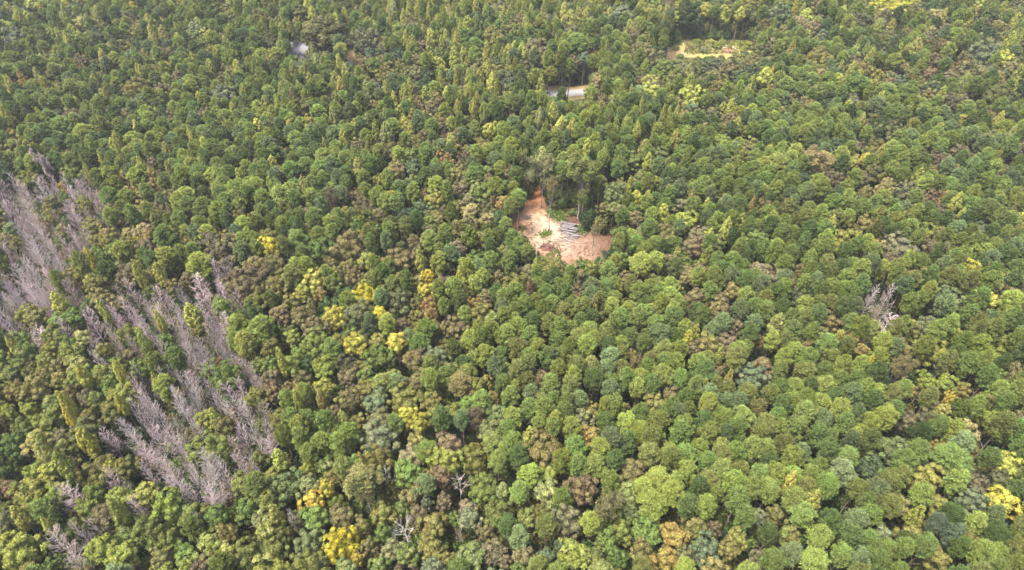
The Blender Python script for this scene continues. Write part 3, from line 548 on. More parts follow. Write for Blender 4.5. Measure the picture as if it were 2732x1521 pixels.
def soil_sheet(name, poly, step, grow, spots, edge, relief, z0):
    """open ground: a relief sheet whose soil colour is blended between named spots (u, v, weight radius in metres, colour)"""
    P = [at(*p)[:2] for p in poly]; A = np.array(P); lo, hi = A.min(0) - grow - 2, A.max(0) + grow + 2
    gx = np.arange(lo[0], hi[0], step); gy = np.arange(lo[1], hi[1], step); X, Y = np.meshgrid(gx, gy)
    d = np.full(X.shape, 1e9)
    for i in range(len(A)):
        a, b = A[i], A[(i + 1) % len(A)]; ab = b - a; t = np.clip(((X - a[0]) * ab[0] + (Y - a[1]) * ab[1]) / (ab @ ab), 0, 1)
        d = np.minimum(d, np.hypot(X - a[0] - t * ab[0], Y - a[1] - t * ab[1]))
    ins = np.zeros(X.shape, bool); j = len(A) - 1
    for i in range(len(A)):
        c = ((A[i][1] > Y) != (A[j][1] > Y)) & (X < (A[j][0] - A[i][0]) * (Y - A[i][1]) / (A[j][1] - A[i][1] + 1e-12) + A[i][0]); ins ^= c; j = i
    sd = np.where(ins, -d, d) + (vnoise(X, Y, 2.2, 1) - .5) * 2.6 + (vnoise(X, Y, .8, 2) - .5) * 1.0
    w = np.zeros(X.shape); col = np.zeros(X.shape + (3,))
    for (pu, pv, rad, c) in spots:
        g = at(pu, pv); ww = np.exp(-(((X - g[0]) ** 2 + (Y - g[1]) ** 2) / rad ** 2)) + 1e-6; w += ww; col += ww[..., None] * np.array(c)
    col /= w[..., None]
    k = np.clip((sd + 1.5) / (grow + 1.5), 0, 1); k = k * k * (3 - 2 * k); col = col * (1 - k[..., None]) + np.array(edge) * k[..., None]
    sp = (vnoise(X, Y, .9, 5) > .72)[..., None] * .35; col = col * (1 - sp) + np.array(edge) * sp
    Z = z0 + relief * (vnoise(X, Y, 2.5, 3) * .7 + vnoise(X, Y, .9, 4) * .3) * (1 - k)
    idx = np.arange(X.size).reshape(X.shape); keep = sd < grow
    kq = keep[:-1, :-1] & keep[1:, :-1] & keep[:-1, 1:] & keep[1:, 1:]
    q = np.stack([idx[:-1, :-1][kq], idx[:-1, 1:][kq], idx[1:, 1:][kq], idx[1:, :-1][kq]], 1)
    me = mesh_from(name, [(np.c_[X.ravel(), Y.ravel(), Z.ravel()], q, None, None, M_SOIL)])
    a = me.attributes.new('soil', 'FLOAT_COLOR', 'POINT'); a.data.foreach_set('color', np.c_[col.reshape(-1, 3), np.ones(X.size)].astype(np.float32).ravel())
    me.polygons.foreach_set('use_smooth', [True] * len(me.polygons))
    return struct(name, me)
ORANGE, PALE, PINK, RUST, TAN, UMBER = (.195, .105, .057), (.285, .212, .155), (.155, .11, .088), (.105, .041, .02), (.15, .10, .064), (.062, .034, .022)
soil_sheet('clearing_soil', CLEAR, .35, 3.0, [
    (*c4(740, 480), 3, RUST), (*c4(720, 600), 3.5, (.19, .078, .036)), (*c4(700, 700), 3.5, ORANGE), (*c4(720, 800), 3, (.28, .18, .11)), (*c4(780, 880), 3.5, PALE), (*c4(500, 900), 3.5, (.18, .075, .038)),
    (*c4(930, 960), 3.5, PALE), (*c4(760, 1060), 3.5, (.25, .185, .13)), (*c4(900, 1080), 3, (.20, .14, .105)), (*c4(1150, 1100), 5, PINK), (*c4(1000, 1180), 4, (.185, .125, .093)), (*c4(1300, 1180), 5, (.12, .074, .052)), (*c4(1500, 1100), 5, UMBER),
    (*c4(1250, 940), 4, UMBER), (*c4(1100, 800), 4, UMBER), (*c4(950, 800), 3, TAN)], (.085, .05, .028), .28, .012)
soil_sheet('field_soil', FIELD, 1.0, 6.0, [(*tl(2, 1600, 550), 9, (.22, .135, .10)), (*tl(2, 1700, 500), 8, (.16, .135, .06)), (*tl(2, 1950, 480), 15, (.14, .15, .04)), (*tl(2, 2250, 460), 15, (.15, .16, .04)), (*tl(2, 2150, 530), 6, (.28, .2, .12))], (.075, .075, .03), .4, .01)
soil_sheet('yard_grass_ground', YARD, .8, 6.0, [(*tl(1, 920, 590), 9, (.17, .15, .065)), (*tl(1, 1000, 560), 7, (.18, .12, .07))], (.07, .07, .03), .2, .01)
soil_sheet('red_soil_patch', REDV, .7, 4.0, [(*tl(3, 1870, 680), 8, (.25, .115, .05)), (*tl(3, 1900, 650), 5, (.36, .2, .14))], (.08, .05, .03), .2, .01)
# the road with its tan shoulders
RL = [at(*tl(2, X, Y))[:2] for X, Y in ((-900, 1030), (-300, 985), (150, 958), (420, 942), (730, 930), (1100, 920), (1700, 915), (2600, 915))]
def strip(name, line, half, z, m, wob=0.0, step=1.5):
    P = np.array(line); seg = np.linalg.norm(np.diff(P, axis=0), axis=1); s = np.r_[0, np.cumsum(seg)]; q = np.arange(0, s[-1], step)
    x = np.interp(q, s, P[:, 0]); y = np.interp(q, s, P[:, 1])
    for _ in range(12): x[1:-1] = (x[:-2] + x[1:-1] * 2 + x[2:]) / 4; y[1:-1] = (y[:-2] + y[1:-1] * 2 + y[2:]) / 4
    tx, ty = np.gradient(x), np.gradient(y); l = np.hypot(tx, ty); nx, ny = -ty / l, tx / l
    wl = half + (vnoise(q, q * 0, 4, 3) - .5) * wob; wr = half + (vnoise(q, q * 0 + 9, 4, 8) - .5) * wob
    v = np.empty((len(q), 2, 3)); v[:, 0] = np.c_[x + nx * wl, y + ny * wl, np.full(len(q), z)]; v[:, 1] = np.c_[x - nx * wr, y - ny * wr, np.full(len(q), z)]
    i = np.arange(len(q) - 1) * 2
    return struct(name, mesh_from(name, [(v.reshape(-1, 3), np.stack([i, i + 1, i + 3, i + 2], 1), None, None, m)]))
M_VERGE = noisy_mat('dry_verge', (.16, .105, .055), (.145, .14, .055), .5, detail=8)
strip('road_verge', RL, 5.2, .045, M_VERGE, 2.0); strip('road', RL, 2.5, .06, M_ROAD)

# ------------------------------------------------------------------ instanced masses
def scatter(name, models, pts, rots, scales, tints, var, tints2=None, **props):
    if tints2 is None: tints2 = tints
    me = bpy.data.meshes.new(name); me.vertices.add(len(pts)); me.vertices.foreach_set('co', np.asarray(pts, np.float32).ravel())
    for nm, ty, arr, key in (('rot', 'FLOAT_VECTOR', rots, 'vector'), ('scl', 'FLOAT_VECTOR', scales, 'vector'), ('tint', 'FLOAT_VECTOR', tints, 'vector'), ('tint2', 'FLOAT_VECTOR', tints2, 'vector'), ('var', 'INT', var, 'value')):
        a = me.attributes.new(nm, ty, 'POINT'); a.data.foreach_set(key, np.asarray(arr, np.int32 if ty == 'INT' else np.float32).ravel())
    o = obj(name, me, kind='stuff', **props)
    g = bpy.data.node_groups.new(name, 'GeometryNodeTree'); g.interface.new_socket('Geometry', in_out='INPUT', socket_type='NodeSocketGeometry'); g.interface.new_socket('Geometry', in_out='OUTPUT', socket_type='NodeSocketGeometry')
    n, L = g.nodes, g.links; gi, go = n.new('NodeGroupInput'), n.new('NodeGroupOutput'); jn = n.new('GeometryNodeJoinGeometry')
    def na(nm, ty):
        a = n.new('GeometryNodeInputNamedAttribute'); a.data_type = ty; a.inputs['Name'].default_value = nm; return a.outputs['Attribute']
    ra, sa, va = na('rot', 'FLOAT_VECTOR'), na('scl', 'FLOAT_VECTOR'), na('var', 'INT')
    er = n.new('FunctionNodeEulerToRotation'); L.new(ra, er.inputs[0])
    for i, m in enumerate(models):
        oi = n.new('GeometryNodeObjectInfo'); oi.inputs['Object'].default_value = m; oi.inputs['As Instance'].default_value = True
        c = n.new('FunctionNodeCompare'); c.data_type = 'INT'; c.operation = 'EQUAL'; L.new(va, c.inputs[2]); c.inputs[3].default_value = i
        ip = n.new('GeometryNodeInstanceOnPoints'); L.new(gi.outputs[0], ip.inputs['Points']); L.new(c.outputs[0], ip.inputs['Selection'])
        L.new(oi.outputs['Geometry'], ip.inputs['Instance']); L.new(er.outputs[0], ip.inputs['Rotation']); L.new(sa, ip.inputs['Scale']); L.new(ip.outputs[0], jn.inputs[0])
    L.new(jn.outputs[0], go.inputs[0])
    o.modifiers.new('scatter', 'NODES').node_group = g
    return o

# which trees stand as objects: the 300 of a kind that show largest
NAME = {'P': 'pine_tree', 'O': 'broadleaf_tree', 'G': 'golden_tree', 'S': 'poplar_tree', 'B': 'bare_tree', 'D': 'dead_tree', 'F': 'forked_tree'}
KINDW = {'P': 'pine', 'O': 'broadleaf tree', 'G': 'broadleaf tree', 'S': 'spire-shaped tree', 'B': 'leafless tree', 'D': 'leafless spreading tree', 'F': 'open-crowned tree'}
GROUP = {'P': 'pines of the forest', 'O': 'green and brown broadleaf trees of the forest', 'G': 'golden broadleaf trees of the forest', 'S': 'spire-shaped trees of the forest', 'B': 'bare grey trees of the forest', 'D': 'dead spreading trees of the forest', 'F': 'tall open-crowned trees of the forest'}
solo, rest = [], {}
for k in NAME:
    tk = [t for t in trees if t.kind == k]
    inf = [t for t in tk if 4 < t.u < 2728 and 4 < t.v < 1517]
    inf.sort(key=lambda t: -t.px * (1.7 if t.cat else 1.0))
    solo += inf[:300]; s = set(map(id, inf[:300])); rest[k] = [t for t in tk if id(t) not in s]

# ------------------------------------------------------------------ labels
CWORD = {'g': 'mid green', 'd': 'dark green', 'b': 'blue-green', 'o': 'olive', 'l': 'light green', 'y': 'yellow-green', 'Y': 'bright yellow', 'a': 'amber', 'r': 'russet', 't': 'grey-brown', 'k': 'khaki', 'p': 'pale grey-green', 'w': 'whitish', 'm': 'mauve-grey'}
BLEND = {'od': 'dark olive', 'odd': 'dark olive', 'ot': 'brownish olive', 'to': 'brownish olive', 'ok': 'khaki olive', 'ko': 'khaki olive', 'yl': 'lime green', 'ly': 'lime green', 'gl': 'fresh green', 'lg': 'fresh green', 'gd': 'deep green', 'dg': 'deep green', 'go': 'olive green', 'og': 'olive green',
         'gb': 'bluish green', 'bg': 'bluish green', 'bd': 'dark blue-green', 'db': 'dark blue-green', 'Yy': 'yellow', 'yY': 'yellow', 'Ya': 'golden', 'Yk': 'soft yellow', 'Yyy': 'lemon yellow', 'Yay': 'golden', 'Yky': 'soft yellow', 'ra': 'orange-brown', 'ar': 'orange-brown', 'rt': 'reddish brown', 'tr': 'reddish brown', 'ro': 'rusty olive', 'or': 'rusty olive',
         'kt': 'tan', 'tk': 'tan', 'ka': 'amber-tan', 'ky': 'yellowish tan', 'yk': 'yellowish tan', 'ay': 'amber yellow', 'ya': 'amber yellow', 'mk': 'brownish grey', 'td': 'dark grey-brown', 'dt': 'dark grey-brown', 'bp': 'pale blue-green', 'pb': 'pale blue-green', 'yo': 'yellowish olive', 'oy': 'yellowish olive'}
def colour(t): return BLEND.get(t.code) or (CWORD[t.code] if len(t.code) == 1 else CWORD[t.code[0]] if t.code[0] == t.code[1] else CWORD[t.code[0]])
def size(t):
    lo, hi = {'P': (2.7, 3.4), 'O': (3.6, 6.0), 'G': (3.6, 5.2), 'S': (2.1, 3.0), 'B': (2.4, 3.1), 'D': (3.6, 5), 'F': (4, 6)}[t.kind]
    w = {'P': ('slim', '', 'full'), 'O': ('small', '', 'big'), 'G': ('small', '', 'big'), 'S': ('narrow', '', 'broad'), 'B': ('slender', '', 'bushy'), 'D': ('small', '', 'big'), 'F': ('small', '', 'big')}[t.kind]
    return w[0] if t.W < lo else w[1] if t.W < hi else w[2]
CC = at(*c4(1050, 1000)); HC = at(*tl(1, 440, 560)); RC = at(*tl(2, 600, 940)); FC = at(*tl(2, 2000, 490)); RS = at(*tl(3, 1870, 680))
def zone(t):
    d = lambda p: math.hypot(t.x - p[0], t.y - p[1])
    if inside(BARE_A, t.u, t.v): return 'in the upper bare grey patch'
    if inside(BARE_B, t.u, t.v): return 'in the lower bare grey patch'
    if d(CC) < 21: return 'at the edge of the dirt clearing'
    if d(HC) < 20: return 'beside the grey-roofed house'
    if d(RC) < 16: return 'beside the pale road'
    if d(FC) < 26: return 'at the edge of the weedy field'
    if d(RS) < 12: return 'beside the red soil patch'
    if t.v > 1240: return 'in the lowest strip of woods' if t.u > 1366 else 'in the mixed woods below the bare patch' if t.u < 900 else 'in the lowest woods around the white dead tree'
    if t.v > 700: return 'in the woods below the bare patches' if t.u < 760 and t.v > 1000 else 'between the bare patches and the clearing' if t.u < 1200 else 'in the pine stand below the clearing' if t.u < 2000 else 'on the far log-pile side of the pine stand'
    if t.v > 420: return 'between the upper bare patch and the clearing' if t.u < 1366 else 'in the pines on the log-pile side of the clearing'
    if t.v > 210: return 'in the pines below the house' if t.u < 1000 else 'between the road and the clearing' if t.u < 1750 else 'in the woods below the weedy field'
    return 'in the far woods beyond the house' if t.u < 1200 else 'in the far woods beyond the road' if t.u < 1750 else 'in the far woods beyond the field'
def desc(t): return ' '.join(x for x in (size(t), colour(t), KINDW[t.kind]) if x)
def art(s): return ('an ' if s[0] in 'aeiou' else 'a ') + s
def rel(t, n):
    return 'behind' if n.dep < t.dep - abs(n.u - t.u) * n.dep / F_PX * .7 else 'in front of' if n.dep > t.dep + abs(n.u - t.u) * n.dep / F_PX * .7 else 'beside'
used = {}
SHAPE = {'P': 'round-topped', 'O': 'dome-crowned', 'G': 'full-crowned', 'S': 'pointed', 'B': 'twiggy', 'D': 'wide-limbed', 'F': 'high-crowned'}
def words(s): return len(s.split())
def labels_for(ts):
    for t in ts:
        if t.label: used[t.label] = t
    for t in sorted(ts, key=lambda t: -t.px):
        if t.label: continue
        ns = sorted((n for n in near(t.x, t.y, 12) if n is not t and n.cat), key=lambda n: (n.x - t.x) ** 2 + (n.y - t.y) ** 2)
        ns = [n for n in ns if colour(n) != colour(t)][:6] or sorted((n for n in near(t.x, t.y, 8) if n is not t), key=lambda n: (n.x - t.x) ** 2 + (n.y - t.y) ** 2)[:5]
        z = zone(t); b = desc(t); opts = []
        if t.kind in 'GD' or t.code in ('Y', 'Yy', 'a', 'ra', 'r', 'w'): opts.append(b + ' ' + z)
        for n in ns: opts.append(f'{b} {rel(t, n)} {art(colour(n) + " " + KINDW[n.kind])} {z}')
        for n in ns: opts.append(f'{SHAPE[t.kind]} {b} {rel(t, n)} {art(desc(n))} {z}')
        for n in ns:
            for n2 in ns:
                if n is not n2: opts.append(f'{b} {rel(t, n)} {art(colour(n) + " " + KINDW[n.kind].split()[0])} and {rel(t, n2)} {art(colour(n2) + " " + KINDW[n2.kind].split()[0])} {z}')
        for n in ns:
            for n2 in ns:
                if n is not n2: opts.append(f'{b} between {art(colour(n) + " " + KINDW[n.kind].replace(" tree", ""))} and {art(colour(n2) + " " + KINDW[n2.kind].replace(" tree", ""))}')
        opts = [o for o in opts if words(o) <= 16] or [b + ' ' + z]
        t.label = next((o for o in opts if o not in used), opts[0]); used.setdefault(t.label, t)
labels_for(solo)

# ------------------------------------------------------------------ build the trees
for t in solo:
    e = obj(NAME[t.kind], None, label=t.label, category='tree', group=GROUP[t.kind])
    e.empty_display_size = .5
    e.location = (t.x, t.y, 0); e.rotation_euler = (0, 0, t.rot); sx = t.W / t.p.W; e.scale = (sx, sx, t.H / t.p.H)
    tr = obj('trunk', t.p.trunk, e); cr = obj('crown', t.p.crown, e)
    tint = [float(c) for c in t.tint]
    cr['tint'] = tint; cr['tint2'] = [float(c) for c in t.tint2]; tr['tint'] = tint
    for l in t.p.limbs:
        lo_ = obj('limb', l, e)
RESTNAME = {'P': 'pine_forest', 'O': 'broadleaf_forest', 'G': 'golden_woods', 'S': 'poplar_woods', 'B': 'bare_woods', 'D': 'dead_woods', 'F': 'open_woods'}
for k, ts in rest.items():
    if not ts: continue
    ms = list({id(t.p): t.p.joined for t in ts}.values()); idx = {id(m): i for i, m in enumerate(ms)}
    scatter(RESTNAME[k], ms, [(t.x, t.y, 0) for t in ts], [(0, 0, t.rot) for t in ts], [(t.W / t.p.W, t.W / t.p.W, t.H / t.p.H) for t in ts], [t.tint for t in ts], [idx[id(t.p.joined)] for t in ts], [t.tint2 for t in ts],
            label={'P': 'mass of pines beyond the single ones', 'O': 'mass of mixed broadleaf trees beyond the single ones'}.get(k, 'mass of trees beyond the single ones'))
# undergrowth
pts, rots, scl, tin, var = [], [], [], [], []
for _ in range(34000):
    y = 22 + rng.uniform() ** .9 * 330; x = rng.uniform(-1, 1) * (80 + y * .78)
    u, v, dep = proj(x, y, 2)
    bz = inside(BARE_A, *proj(x, y, 10)[:2]) or inside(BARE_B, *proj(x, y, 10)[:2])
    if any(bb[0] < u < bb[1] and bb[2] < v < bb[3] and inside(q, u, v) for q, bb in zip(OPEN, OPEN_BB)): continue
    if not bz and rng.uniform() < .2: continue
    h = rng.uniform(.7, 1.7) if rng.uniform() < .5 else rng.uniform(1.6, 3.4 if not bz else 2.4)
    if hits_open(x, y, 2.6 * h, 1.5) or (h > 1.7 and hits_gap(x, y, 2.6 * h)): continue
    pts.append((x, y, -.1)); rots.append((0, 0, rng.uniform(0, 6.28))); w = rng.uniform(.7, 1.2) * (1 + .18 * h); scl.append((w, w, h)); tin.append(tint_of(rnd.choice(['d', 'g', 'gd', 'od', 'o', 'g', 'bd'] + (['t', 'ot', 'r'] if bz else [])), rng, .2)); var.append(int(rng.integers(0, len(BUSH))))
scatter('undergrowth', [b.joined for b in BUSH], pts, rots, scl, tin, var, label='low leafy undergrowth between the trunks')

# ------------------------------------------------------------------ clearing: weeds, logs, heaps
def weed_mesh(name, seed, polys, dens, hgt, zpoly=None):
    r = np.random.default_rng(seed); C, A, N, LN, LV, CV = [], [], [], [], [], []
    for q in polys:
        P = np.array([at(*p)[:2] for p in q]); lo, hi = P.min(0), P.max(0); n = int((hi - lo).prod() * dens)
        X = r.uniform(lo[0], hi[0], n); Y = r.uniform(lo[1], hi[1], n); ok = np.array([inside(P, a, b) for a, b in zip(X, Y)]) if n else np.zeros(0, bool)
        X, Y = X[ok], Y[ok]; k = vnoise(X, Y, .8, 11); ok = k > .18; X, Y, k = X[ok], Y[ok], k[ok]; n = len(X); X = X + r.normal(size=n) * .55; Y = Y + r.normal(size=n) * .55
        d = unit(np.c_[r.normal(size=(n, 2)) * .7, np.full(n, 1.0)]); ln = hgt * (.4 + k) * r.uniform(.6, 1.3, n)
        C.append(np.c_[X, Y, .30 + ln * .35]); A.append(d); N.append(unit(np.c_[r.normal(size=(n, 2)), np.full(n, .8)])); LN.append(ln); LV.append(r.uniform(-1, 1, n)); CV.append(k * 2 - 1)
    C, A, N, LN, LV, CV = map(np.concatenate, (C, A, N, LN, LV, CV)); v, f = blades(C, A, N, LN, LN * .5)
    return mesh_from(name, [(v, f, np.repeat(LV, 4), np.repeat(CV, 4), M_LEAF)])
q4 = lambda *p: [c4(*a) for a in p]
wm = weed_mesh('weeds', 5, [q4((860, 740), (960, 725), (1090, 770), (1060, 830), (1070, 880), (1010, 900), (930, 860), (870, 810)), q4((1130, 940), (1180, 925), (1270, 960), (1290, 1010), (1200, 1000), (1130, 990)),
    q4((790, 985), (905, 980), (900, 1020), (860, 1050), (790, 1045)), q4((520, 935), (620, 930), (640, 960), (560, 985)), q4((940, 1180), (1010, 1160), (1010, 1210), (930, 1215))], 60, .5)
obj('weeds', wm, kind='stuff', label='bright green weeds on the clearing', tint=[.065, .115, .022], tint2=[.09, .11, .03])
wm = weed_mesh('dry_scrub', 6, [q4((640, 960), (760, 950), (790, 1000), (760, 1060), (690, 1040)), q4((1000, 1040), (1250, 1020), (1300, 1040), (1150, 1060)), q4((1100, 1120), (1500, 1060), (1560, 1130), (1400, 1240), (1100, 1230)), q4((1080, 740), (1200, 830), (1240, 900), (1100, 860))], 2.6, .4)
obj('dry_scrub', wm, kind='stuff', label='thin dry scrub on the clearing soil', tint=[.13, .105, .045], tint2=[.1, .1, .04])
q2 = lambda *p: [tl(2, *a) for a in p]
wm = weed_mesh('meadow_grass', 7, [q2((1750, 440), (1900, 425), (2390, 420), (2430, 500), (2300, 545), (1900, 555), (1740, 550))], 9, .9)
obj('meadow_grass', wm, kind='stuff', label='tall yellow-green weeds on the field', tint=[.125, .135, .036], tint2=[.13, .11, .045])

def log_obj(name, p, q, r, m=M_LOG, parent=None, sides=8, cut=True, **props):
    p, q = np.array(p, float), np.array(q, float); c = (p + q) / 2; n = 5; t = np.linspace(0, 1, n)[:, None]; pts = p + (q - p) * t - c
    pts[1:-1] += rng.normal(size=(n - 2, 3)) * r * .15; rr = r * np.linspace(1.05, .85, n)
    ax = unit((q - p)[None])[0]; ref = np.array([0, 0, 1.0]) if abs(ax[2]) < .9 else np.array([1.0, 0, 0]); a = np.cross(ax, ref); a /= np.linalg.norm(a); b = np.cross(ax, a)
    ang = np.linspace(0, 2 * math.pi, sides, endpoint=False); ring = np.cos(ang)[:, None] * a + np.sin(ang)[:, None] * b
    V = np.concatenate([pts[i] + ring * rr[i] for i in range(n)]); Fq = np.array([[i * sides + k, i * sides + (k + 1) % sides, (i + 1) * sides + (k + 1) % sides, (i + 1) * sides + k] for i in range(n - 1) for k in range(sides)])
    o = obj(name, mesh_from(name, [(V, Fq, None, None, m)]), parent, **props); o.location = c
    if cut:
        for e, s in ((pts[0], 0), (pts[-1], n - 1)):
            cv_ = np.r_[[e], e + ring * rr[s]]; ft = np.array([[0, 1 + k, 1 + (k + 1) % sides] for k in range(sides)]); obj('cut_end', mesh_from('cut_end', [(cv_, ft, None, None, M_CUT)]), o)
    return o
def heap(name, pos, n, spread, length, m, label, cat, mound=None, seed=1):
    r = np.random.default_rng(seed); e = obj(name, None, label=label, category=cat); e.location = pos
    if mound:
        R, h, mm = mound; k = 14; a = np.linspace(0, 2 * math.pi, k, endpoint=False); V = [[0, 0, h]]; Fs = []
        for j, (s, z) in enumerate(((.35, .85), (.7, .45), (1.0, .05))):
            V += [[math.cos(t) * R * s * r.uniform(.8, 1.2), math.sin(t) * R * .7 * s * r.uniform(.8, 1.2), h * z * r.uniform(.7, 1.3)] for t in a]
        tri = [[0, 1 + i, 1 + (i + 1) % k] for i in range(k)]; quad = [[1 + j * k + i, 1 + (j + 1) * k + i, 1 + (j + 1) * k + (i + 1) % k, 1 + j * k + (i + 1) % k] for j in range(2) for i in range(k)]
        obj('mound', mesh_from('mound', [(V, tri, None, None, mm), (V, quad, None, None, mm)]), e)
    for i in range(n):
        a = r.uniform(0, 6.28); d = np.array([math.cos(a), math.sin(a), r.normal() * .25]); c = np.array([r.normal() * spread, r.normal() * spread * .7, .25 + r.uniform(0, .5)]); l = length * r.uniform(.5, 1.2) / 2
        log_obj('branch', c - d * l, c + d * l, r.uniform(.04, .1), m=m, parent=e, sides=5, cut=False)
    return e
LPc = at(*c4(1085, 955)); ang = RAD(-14)
dl = np.array([math.cos(ang), math.sin(ang), 0]); dn = np.array([-math.sin(ang), math.cos(ang), 0])
rows = [(0, 9, .22), (1, 8, .62), (2, 6, 1.0), (3, 4, 1.36)]
place = {0: 'on the ground row', 1: 'in the second layer', 2: 'in the third layer', 3: 'on top'}
for lay, n, z in rows:
    for i in range(n):
        off = (i - (n - 1) / 2) * .62 + rng.normal() * .06; ln = rng.uniform(2.6, 4.9) / 2; sh = rng.normal() * .55 - .25 * off; c = LPc + dn * off + dl * sh; dz = rng.normal() * .03; tw = dl + dn * rng.normal() * .13
        side = 'toward the weeds' if off > n * .2 else 'toward the sandy ground' if off < -n * .2 else 'in the middle'
        log_obj('log', c - tw * ln + [0, 0, z + dz], c + tw * ln + [0, 0, z - dz + .02], rng.uniform(.17, .26), label=f'{"long" if ln > 2.15 else "short" if ln < 1.6 else "mid-length"} grey log {place[lay]} of the clearing log pile {side}', category='log', group='logs stacked in the clearing')
for i in range(5):
    c = LPc - dn * (3.4 + i * .45) + dl * (.6 + rng.normal() * .7); a = ang + rng.normal() * .25; d = np.array([math.cos(a), math.sin(a), 0]); ln = rng.uniform(1.2, 2.4)
    log_obj('log', c - d * ln + [0, 0, .3], c + d * ln + [0, 0, .34], rng.uniform(.1, .18), label='thin grey log scattered on the sandy side of the log pile', category='log', group='thin logs scattered by the log pile')
heap('brush_heap', at(*c4(1150, 1010)), 30, 1.3, 2.0, M_LOG, 'low heap of grey brush at the sandy end of the log pile', 'branch heap', seed=8)
P0, P1, R0, R1 = [], [], [], []
for _ in range(420):
    u_, v_ = c4(rng.uniform(620, 1560), rng.uniform(720, 1250))
    if not inside(CLEAR, u_, v_): continue
    g = at(u_, v_); a = rng.uniform(0, 6.28); l = rng.uniform(.25, 1.1); d = np.array([math.cos(a) * l, math.sin(a) * l, rng.normal() * .06]); P0.append(g - d + [0, 0, .25]); P1.append(g + d + [0, 0, .25]); R0.append(rng.uniform(.03, .07)); R1.append(.02)
obj('wood_debris', mesh_from('wood_debris', [(*tubes(P0, P1, np.array(R0), np.array(R1), 3), None, None, M_STICK)]), kind='stuff', label='sticks and bark strewn over the clearing soil')
fp, fq = at(*c4(1180, 905)), at(*c4(1300, 958))
log_obj('fallen_trunk', fp + [0, 0, .4], fq + [0, 0, .32], .16, m=M_PALEBARK, label='long pale fallen trunk sticking out behind the log pile', category='fallen tree')
heap('brush_heap', at(*c4(630, 835)), 22, .9, 2.2, M_PALEBARK, 'heap of pale cut branches beside the orange trail', 'branch heap', seed=3)
heap('clay_heap', at(*c4(865, 1155)), 44, 1.3, 2.2, M_STICK, 'mound of red clay and dark roots on the sandy ground', 'earth mound', (2.3, .7, M_RED), seed=4)
heap('rubble_heap', at(*tl(2, 2170, 515)), 30, 2.4, 3.2, M_METAL, 'heap of reddish and pale rubble lying in the weedy field', 'rubble heap', (4.2, .9, M_RED), seed=5)

for X_, Y_, W_, c_ in ((1860, 440, 120, 'yl'), (1990, 450, 130, 'yl'), (1920, 505, 100, 'p'), (2060, 465, 100, 'l'), (2380, 470, 130, 'yl'), (2300, 440, 80, 'l'), (1800, 475, 80, 'k'), (2250, 565, 80, 'g'), (2340, 560, 110, 'b'), (1690, 585, 100, 'g'), (1480, 600, 80, 'gd'), (2120, 430, 90, 'l'), (1650, 480, 80, 'y')):
    g = at(*tl(2, X_, Y_), 1.0); dep = proj(*g)[2]; W_ = W_ * TS * dep / F_PX; b = BUSH[rnd.randrange(5)]
    e = obj('shrub', b.crown, label=f'{"wide" if W_ > 4.2 else "low"} {BLEND.get(c_) or CWORD[c_[0]]} shrub growing in the weedy field {"near its bare end" if X_ < 1830 else "by the rubble heap" if 2080 < X_ < 2320 else "at its far side" if X_ > 2320 else "among the tall weeds"}', category='shrub', group='shrubs in the weedy field')
    e.location = (g[0], g[1], -.1); e.scale = (W_ / 3, W_ / 3, max(.7, W_ * .7 / 2.6)); e.rotation_euler = (0, 0, rnd.uniform(0, 6)); e['tint'] = [float(c) for c in tint_of(c_, rng)]; e['tint2'] = [float(c) for c in tint_of(c_ + 'o', rng)]
# ------------------------------------------------------------------ house, shed, boulder
def box_mesh(name, lo, hi, m):
    x0, y0, z0 = lo; x1, y1, z1 = hi
    V = [[x0, y0, z0], [x1, y0, z0], [x1, y1, z0], [x0, y1, z0], [x0, y0, z1], [x1, y0, z1], [x1, y1, z1], [x0, y1, z1]]
    return mesh_from(name, [(V, [[0, 3, 2, 1], [4, 5, 6, 7], [0, 1, 5, 4], [1, 2, 6, 5], [2, 3, 7, 6], [3, 0, 4, 7]], None, None, m)])
def gable_mesh(name, x0, x1, y0, y1, z, h, over, th, m, along='x'):
    """pitched roof with thickness; ridge along x or y"""
    a0, a1, b0, b1 = (x0 - over, x1 + over, y0 - over, y1 + over) if along == 'x' else (y0 - over, y1 + over, x0 - over, x1 + over)
    mid = (b0 + b1) / 2; P = [(b0, z - .15), (mid, z + h), (b1, z - .15), (b1, z - .15 - th), (mid, z + h - th), (b0, z - .15 - th)]
    V = [([a, b, c] if along == 'x' else [b, a, c]) for a in (a0, a1) for b, c in P]
    Fq = [[i, (i + 1) % 6, 6 + (i + 1) % 6, 6 + i] for i in range(6)] + [[0, 1, 4, 5], [1, 2, 3, 4], [6, 11, 10, 7], [7, 10, 9, 8]]
    return mesh_from(name, [(V, Fq, None, None, m)])
def tri_wall(name, x0, x1, y, z, h, m):
    V = [[x0, y, z], [x1, y, z], [(x0 + x1) / 2, y, z + h], [x0, y + .1, z], [x1, y + .1, z], [(x0 + x1) / 2, y + .1, z + h]]
    return mesh_from(name, [(V, [[0, 1, 2], [3, 5, 4]], None, None, m), (V, [[0, 2, 5, 3], [1, 4, 5, 2], [0, 3, 4, 1]], None, None, m)])
h = obj('house', None, label='white house with a grey gabled roof beside the big olive oak', category='house'); h.location = at(*tl(1, 430, 625)); h.rotation_euler = (0, 0, RAD(-8))
obj('wall', box_mesh('wall', (-5.5, 0, 0), (5.5, 8, 3.2), M_WALL), h)
obj('roof', gable_mesh('roof', -5.5, 5.5, 0, 8, 3.2, 3.0, .5, .18, M_ROOF), h)
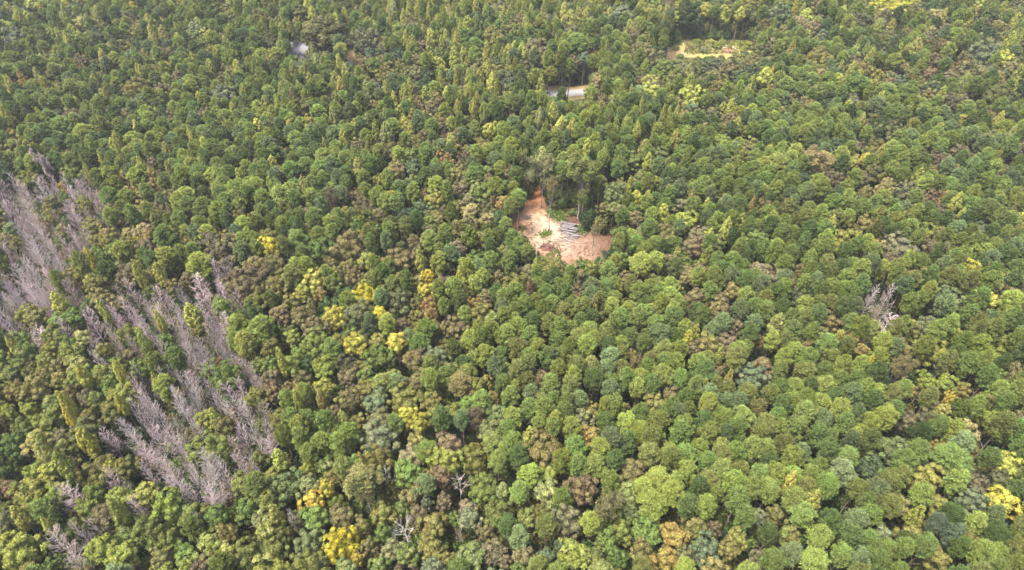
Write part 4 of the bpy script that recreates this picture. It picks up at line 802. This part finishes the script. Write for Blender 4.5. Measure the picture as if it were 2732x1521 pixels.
for gx, gw in ((-3.9, 3.0), (-.4, 2.4), (2.3, 2.4)):
    w = obj('gable', box_mesh('gable', (gx - gw / 2, -1.8, 0), (gx + gw / 2, -.02, 3.1), M_WALL), h)
    obj('gable_wall', tri_wall('gable_wall', gx - gw / 2, gx + gw / 2, -1.85, 3.1, 1.9, M_WALL), w)
    obj('gable_roof', gable_mesh('gable_roof', gx - gw / 2, gx + gw / 2, -1.9, 3.2, 3.2, 1.95, .3, .15, M_ROOF, 'y'), w)
    fr = obj('window', box_mesh('window', (gx - .6, -1.88, 1.0), (gx + .6, -1.803, 2.3), M_WALL), h)
    obj('pane', box_mesh('pane', (gx - .5, -1.91, 1.1), (gx + .5, -1.883, 2.2), M_GLASS), fr)
obj('door', box_mesh('door', (3.9, -.06, 0), (4.8, -.004, 2.1), M_WOOD), h)
obj('chimney', box_mesh('chimney', (4.2, 5.2, 3.6), (4.9, 5.9, 6.6), M_STONE), h)
s = obj('shed', None, label='small open shed with a pale flat roof in a gap between trees', category='shed'); s.location = at(*tl(1, 1250, 965)); s.rotation_euler = (0, 0, RAD(4))
for px_, py_ in ((-1.5, 0), (1.5, 0), (-1.5, 2), (1.5, 2)): obj('post', box_mesh('post', (px_ - .06, py_ - .06, 0), (px_ + .06, py_ + .06, 2.1 + py_ * .12), M_WOOD), s)
rf = obj('roof', box_mesh('roof', (-1.75, -.3, 0), (1.75, 2.3, .08), M_METAL), s); rf.location = (0, 0, 2.14); rf.rotation_euler = (RAD(6.5), 0, 0)
obj('back_wall', box_mesh('back_wall', (-1.42, 1.95, .05), (1.42, 2.05, 2.1), M_WOOD), s)
r_ = np.random.default_rng(3); bv = rdir(r_, 60); 
import bmesh
bm = bmesh.new(); bmesh.ops.create_icosphere(bm, subdivisions=2, radius=1)
for vv in bm.verts: vv.co = Vector((vv.co.x * 1.3, vv.co.y * .9, max(vv.co.z, -.5) * .75)) * (1 + .16 * math.sin(vv.co.x * 5 + vv.co.y * 3) + r_.normal() * .04)
me = bpy.data.meshes.new('boulder'); bm.to_mesh(me); bm.free(); me.materials.append(M_STONE)
b_ = obj('boulder', me, label='pale grey boulder lying on the tan grass by the house yard', category='boulder'); b_.location = at(*tl(1, 955, 640)) + [0, 0, .3]

# ------------------------------------------------------------------ air
if HAZE:
    m, n, L = mat('haze'); out = n.new('ShaderNodeOutputMaterial'); pv = n.new('ShaderNodeVolumePrincipled')
    pv.inputs['Color'].default_value = (.86, .92, 1.0, 1); pv.inputs['Density'].default_value = HAZE; pv.inputs['Anisotropy'].default_value = .2
    L.new(pv.outputs[0], out.inputs['Volume'])
    x0, x1, y0, y1, z0, z1 = -920, 920, -320, 1220, -1.0, CAM_H + 3
    hz = obj('haze', box_mesh('haze', (x0, y0, z0), (x1, y1, z1), m), kind='stuff', label='thin blue haze over the far woods')
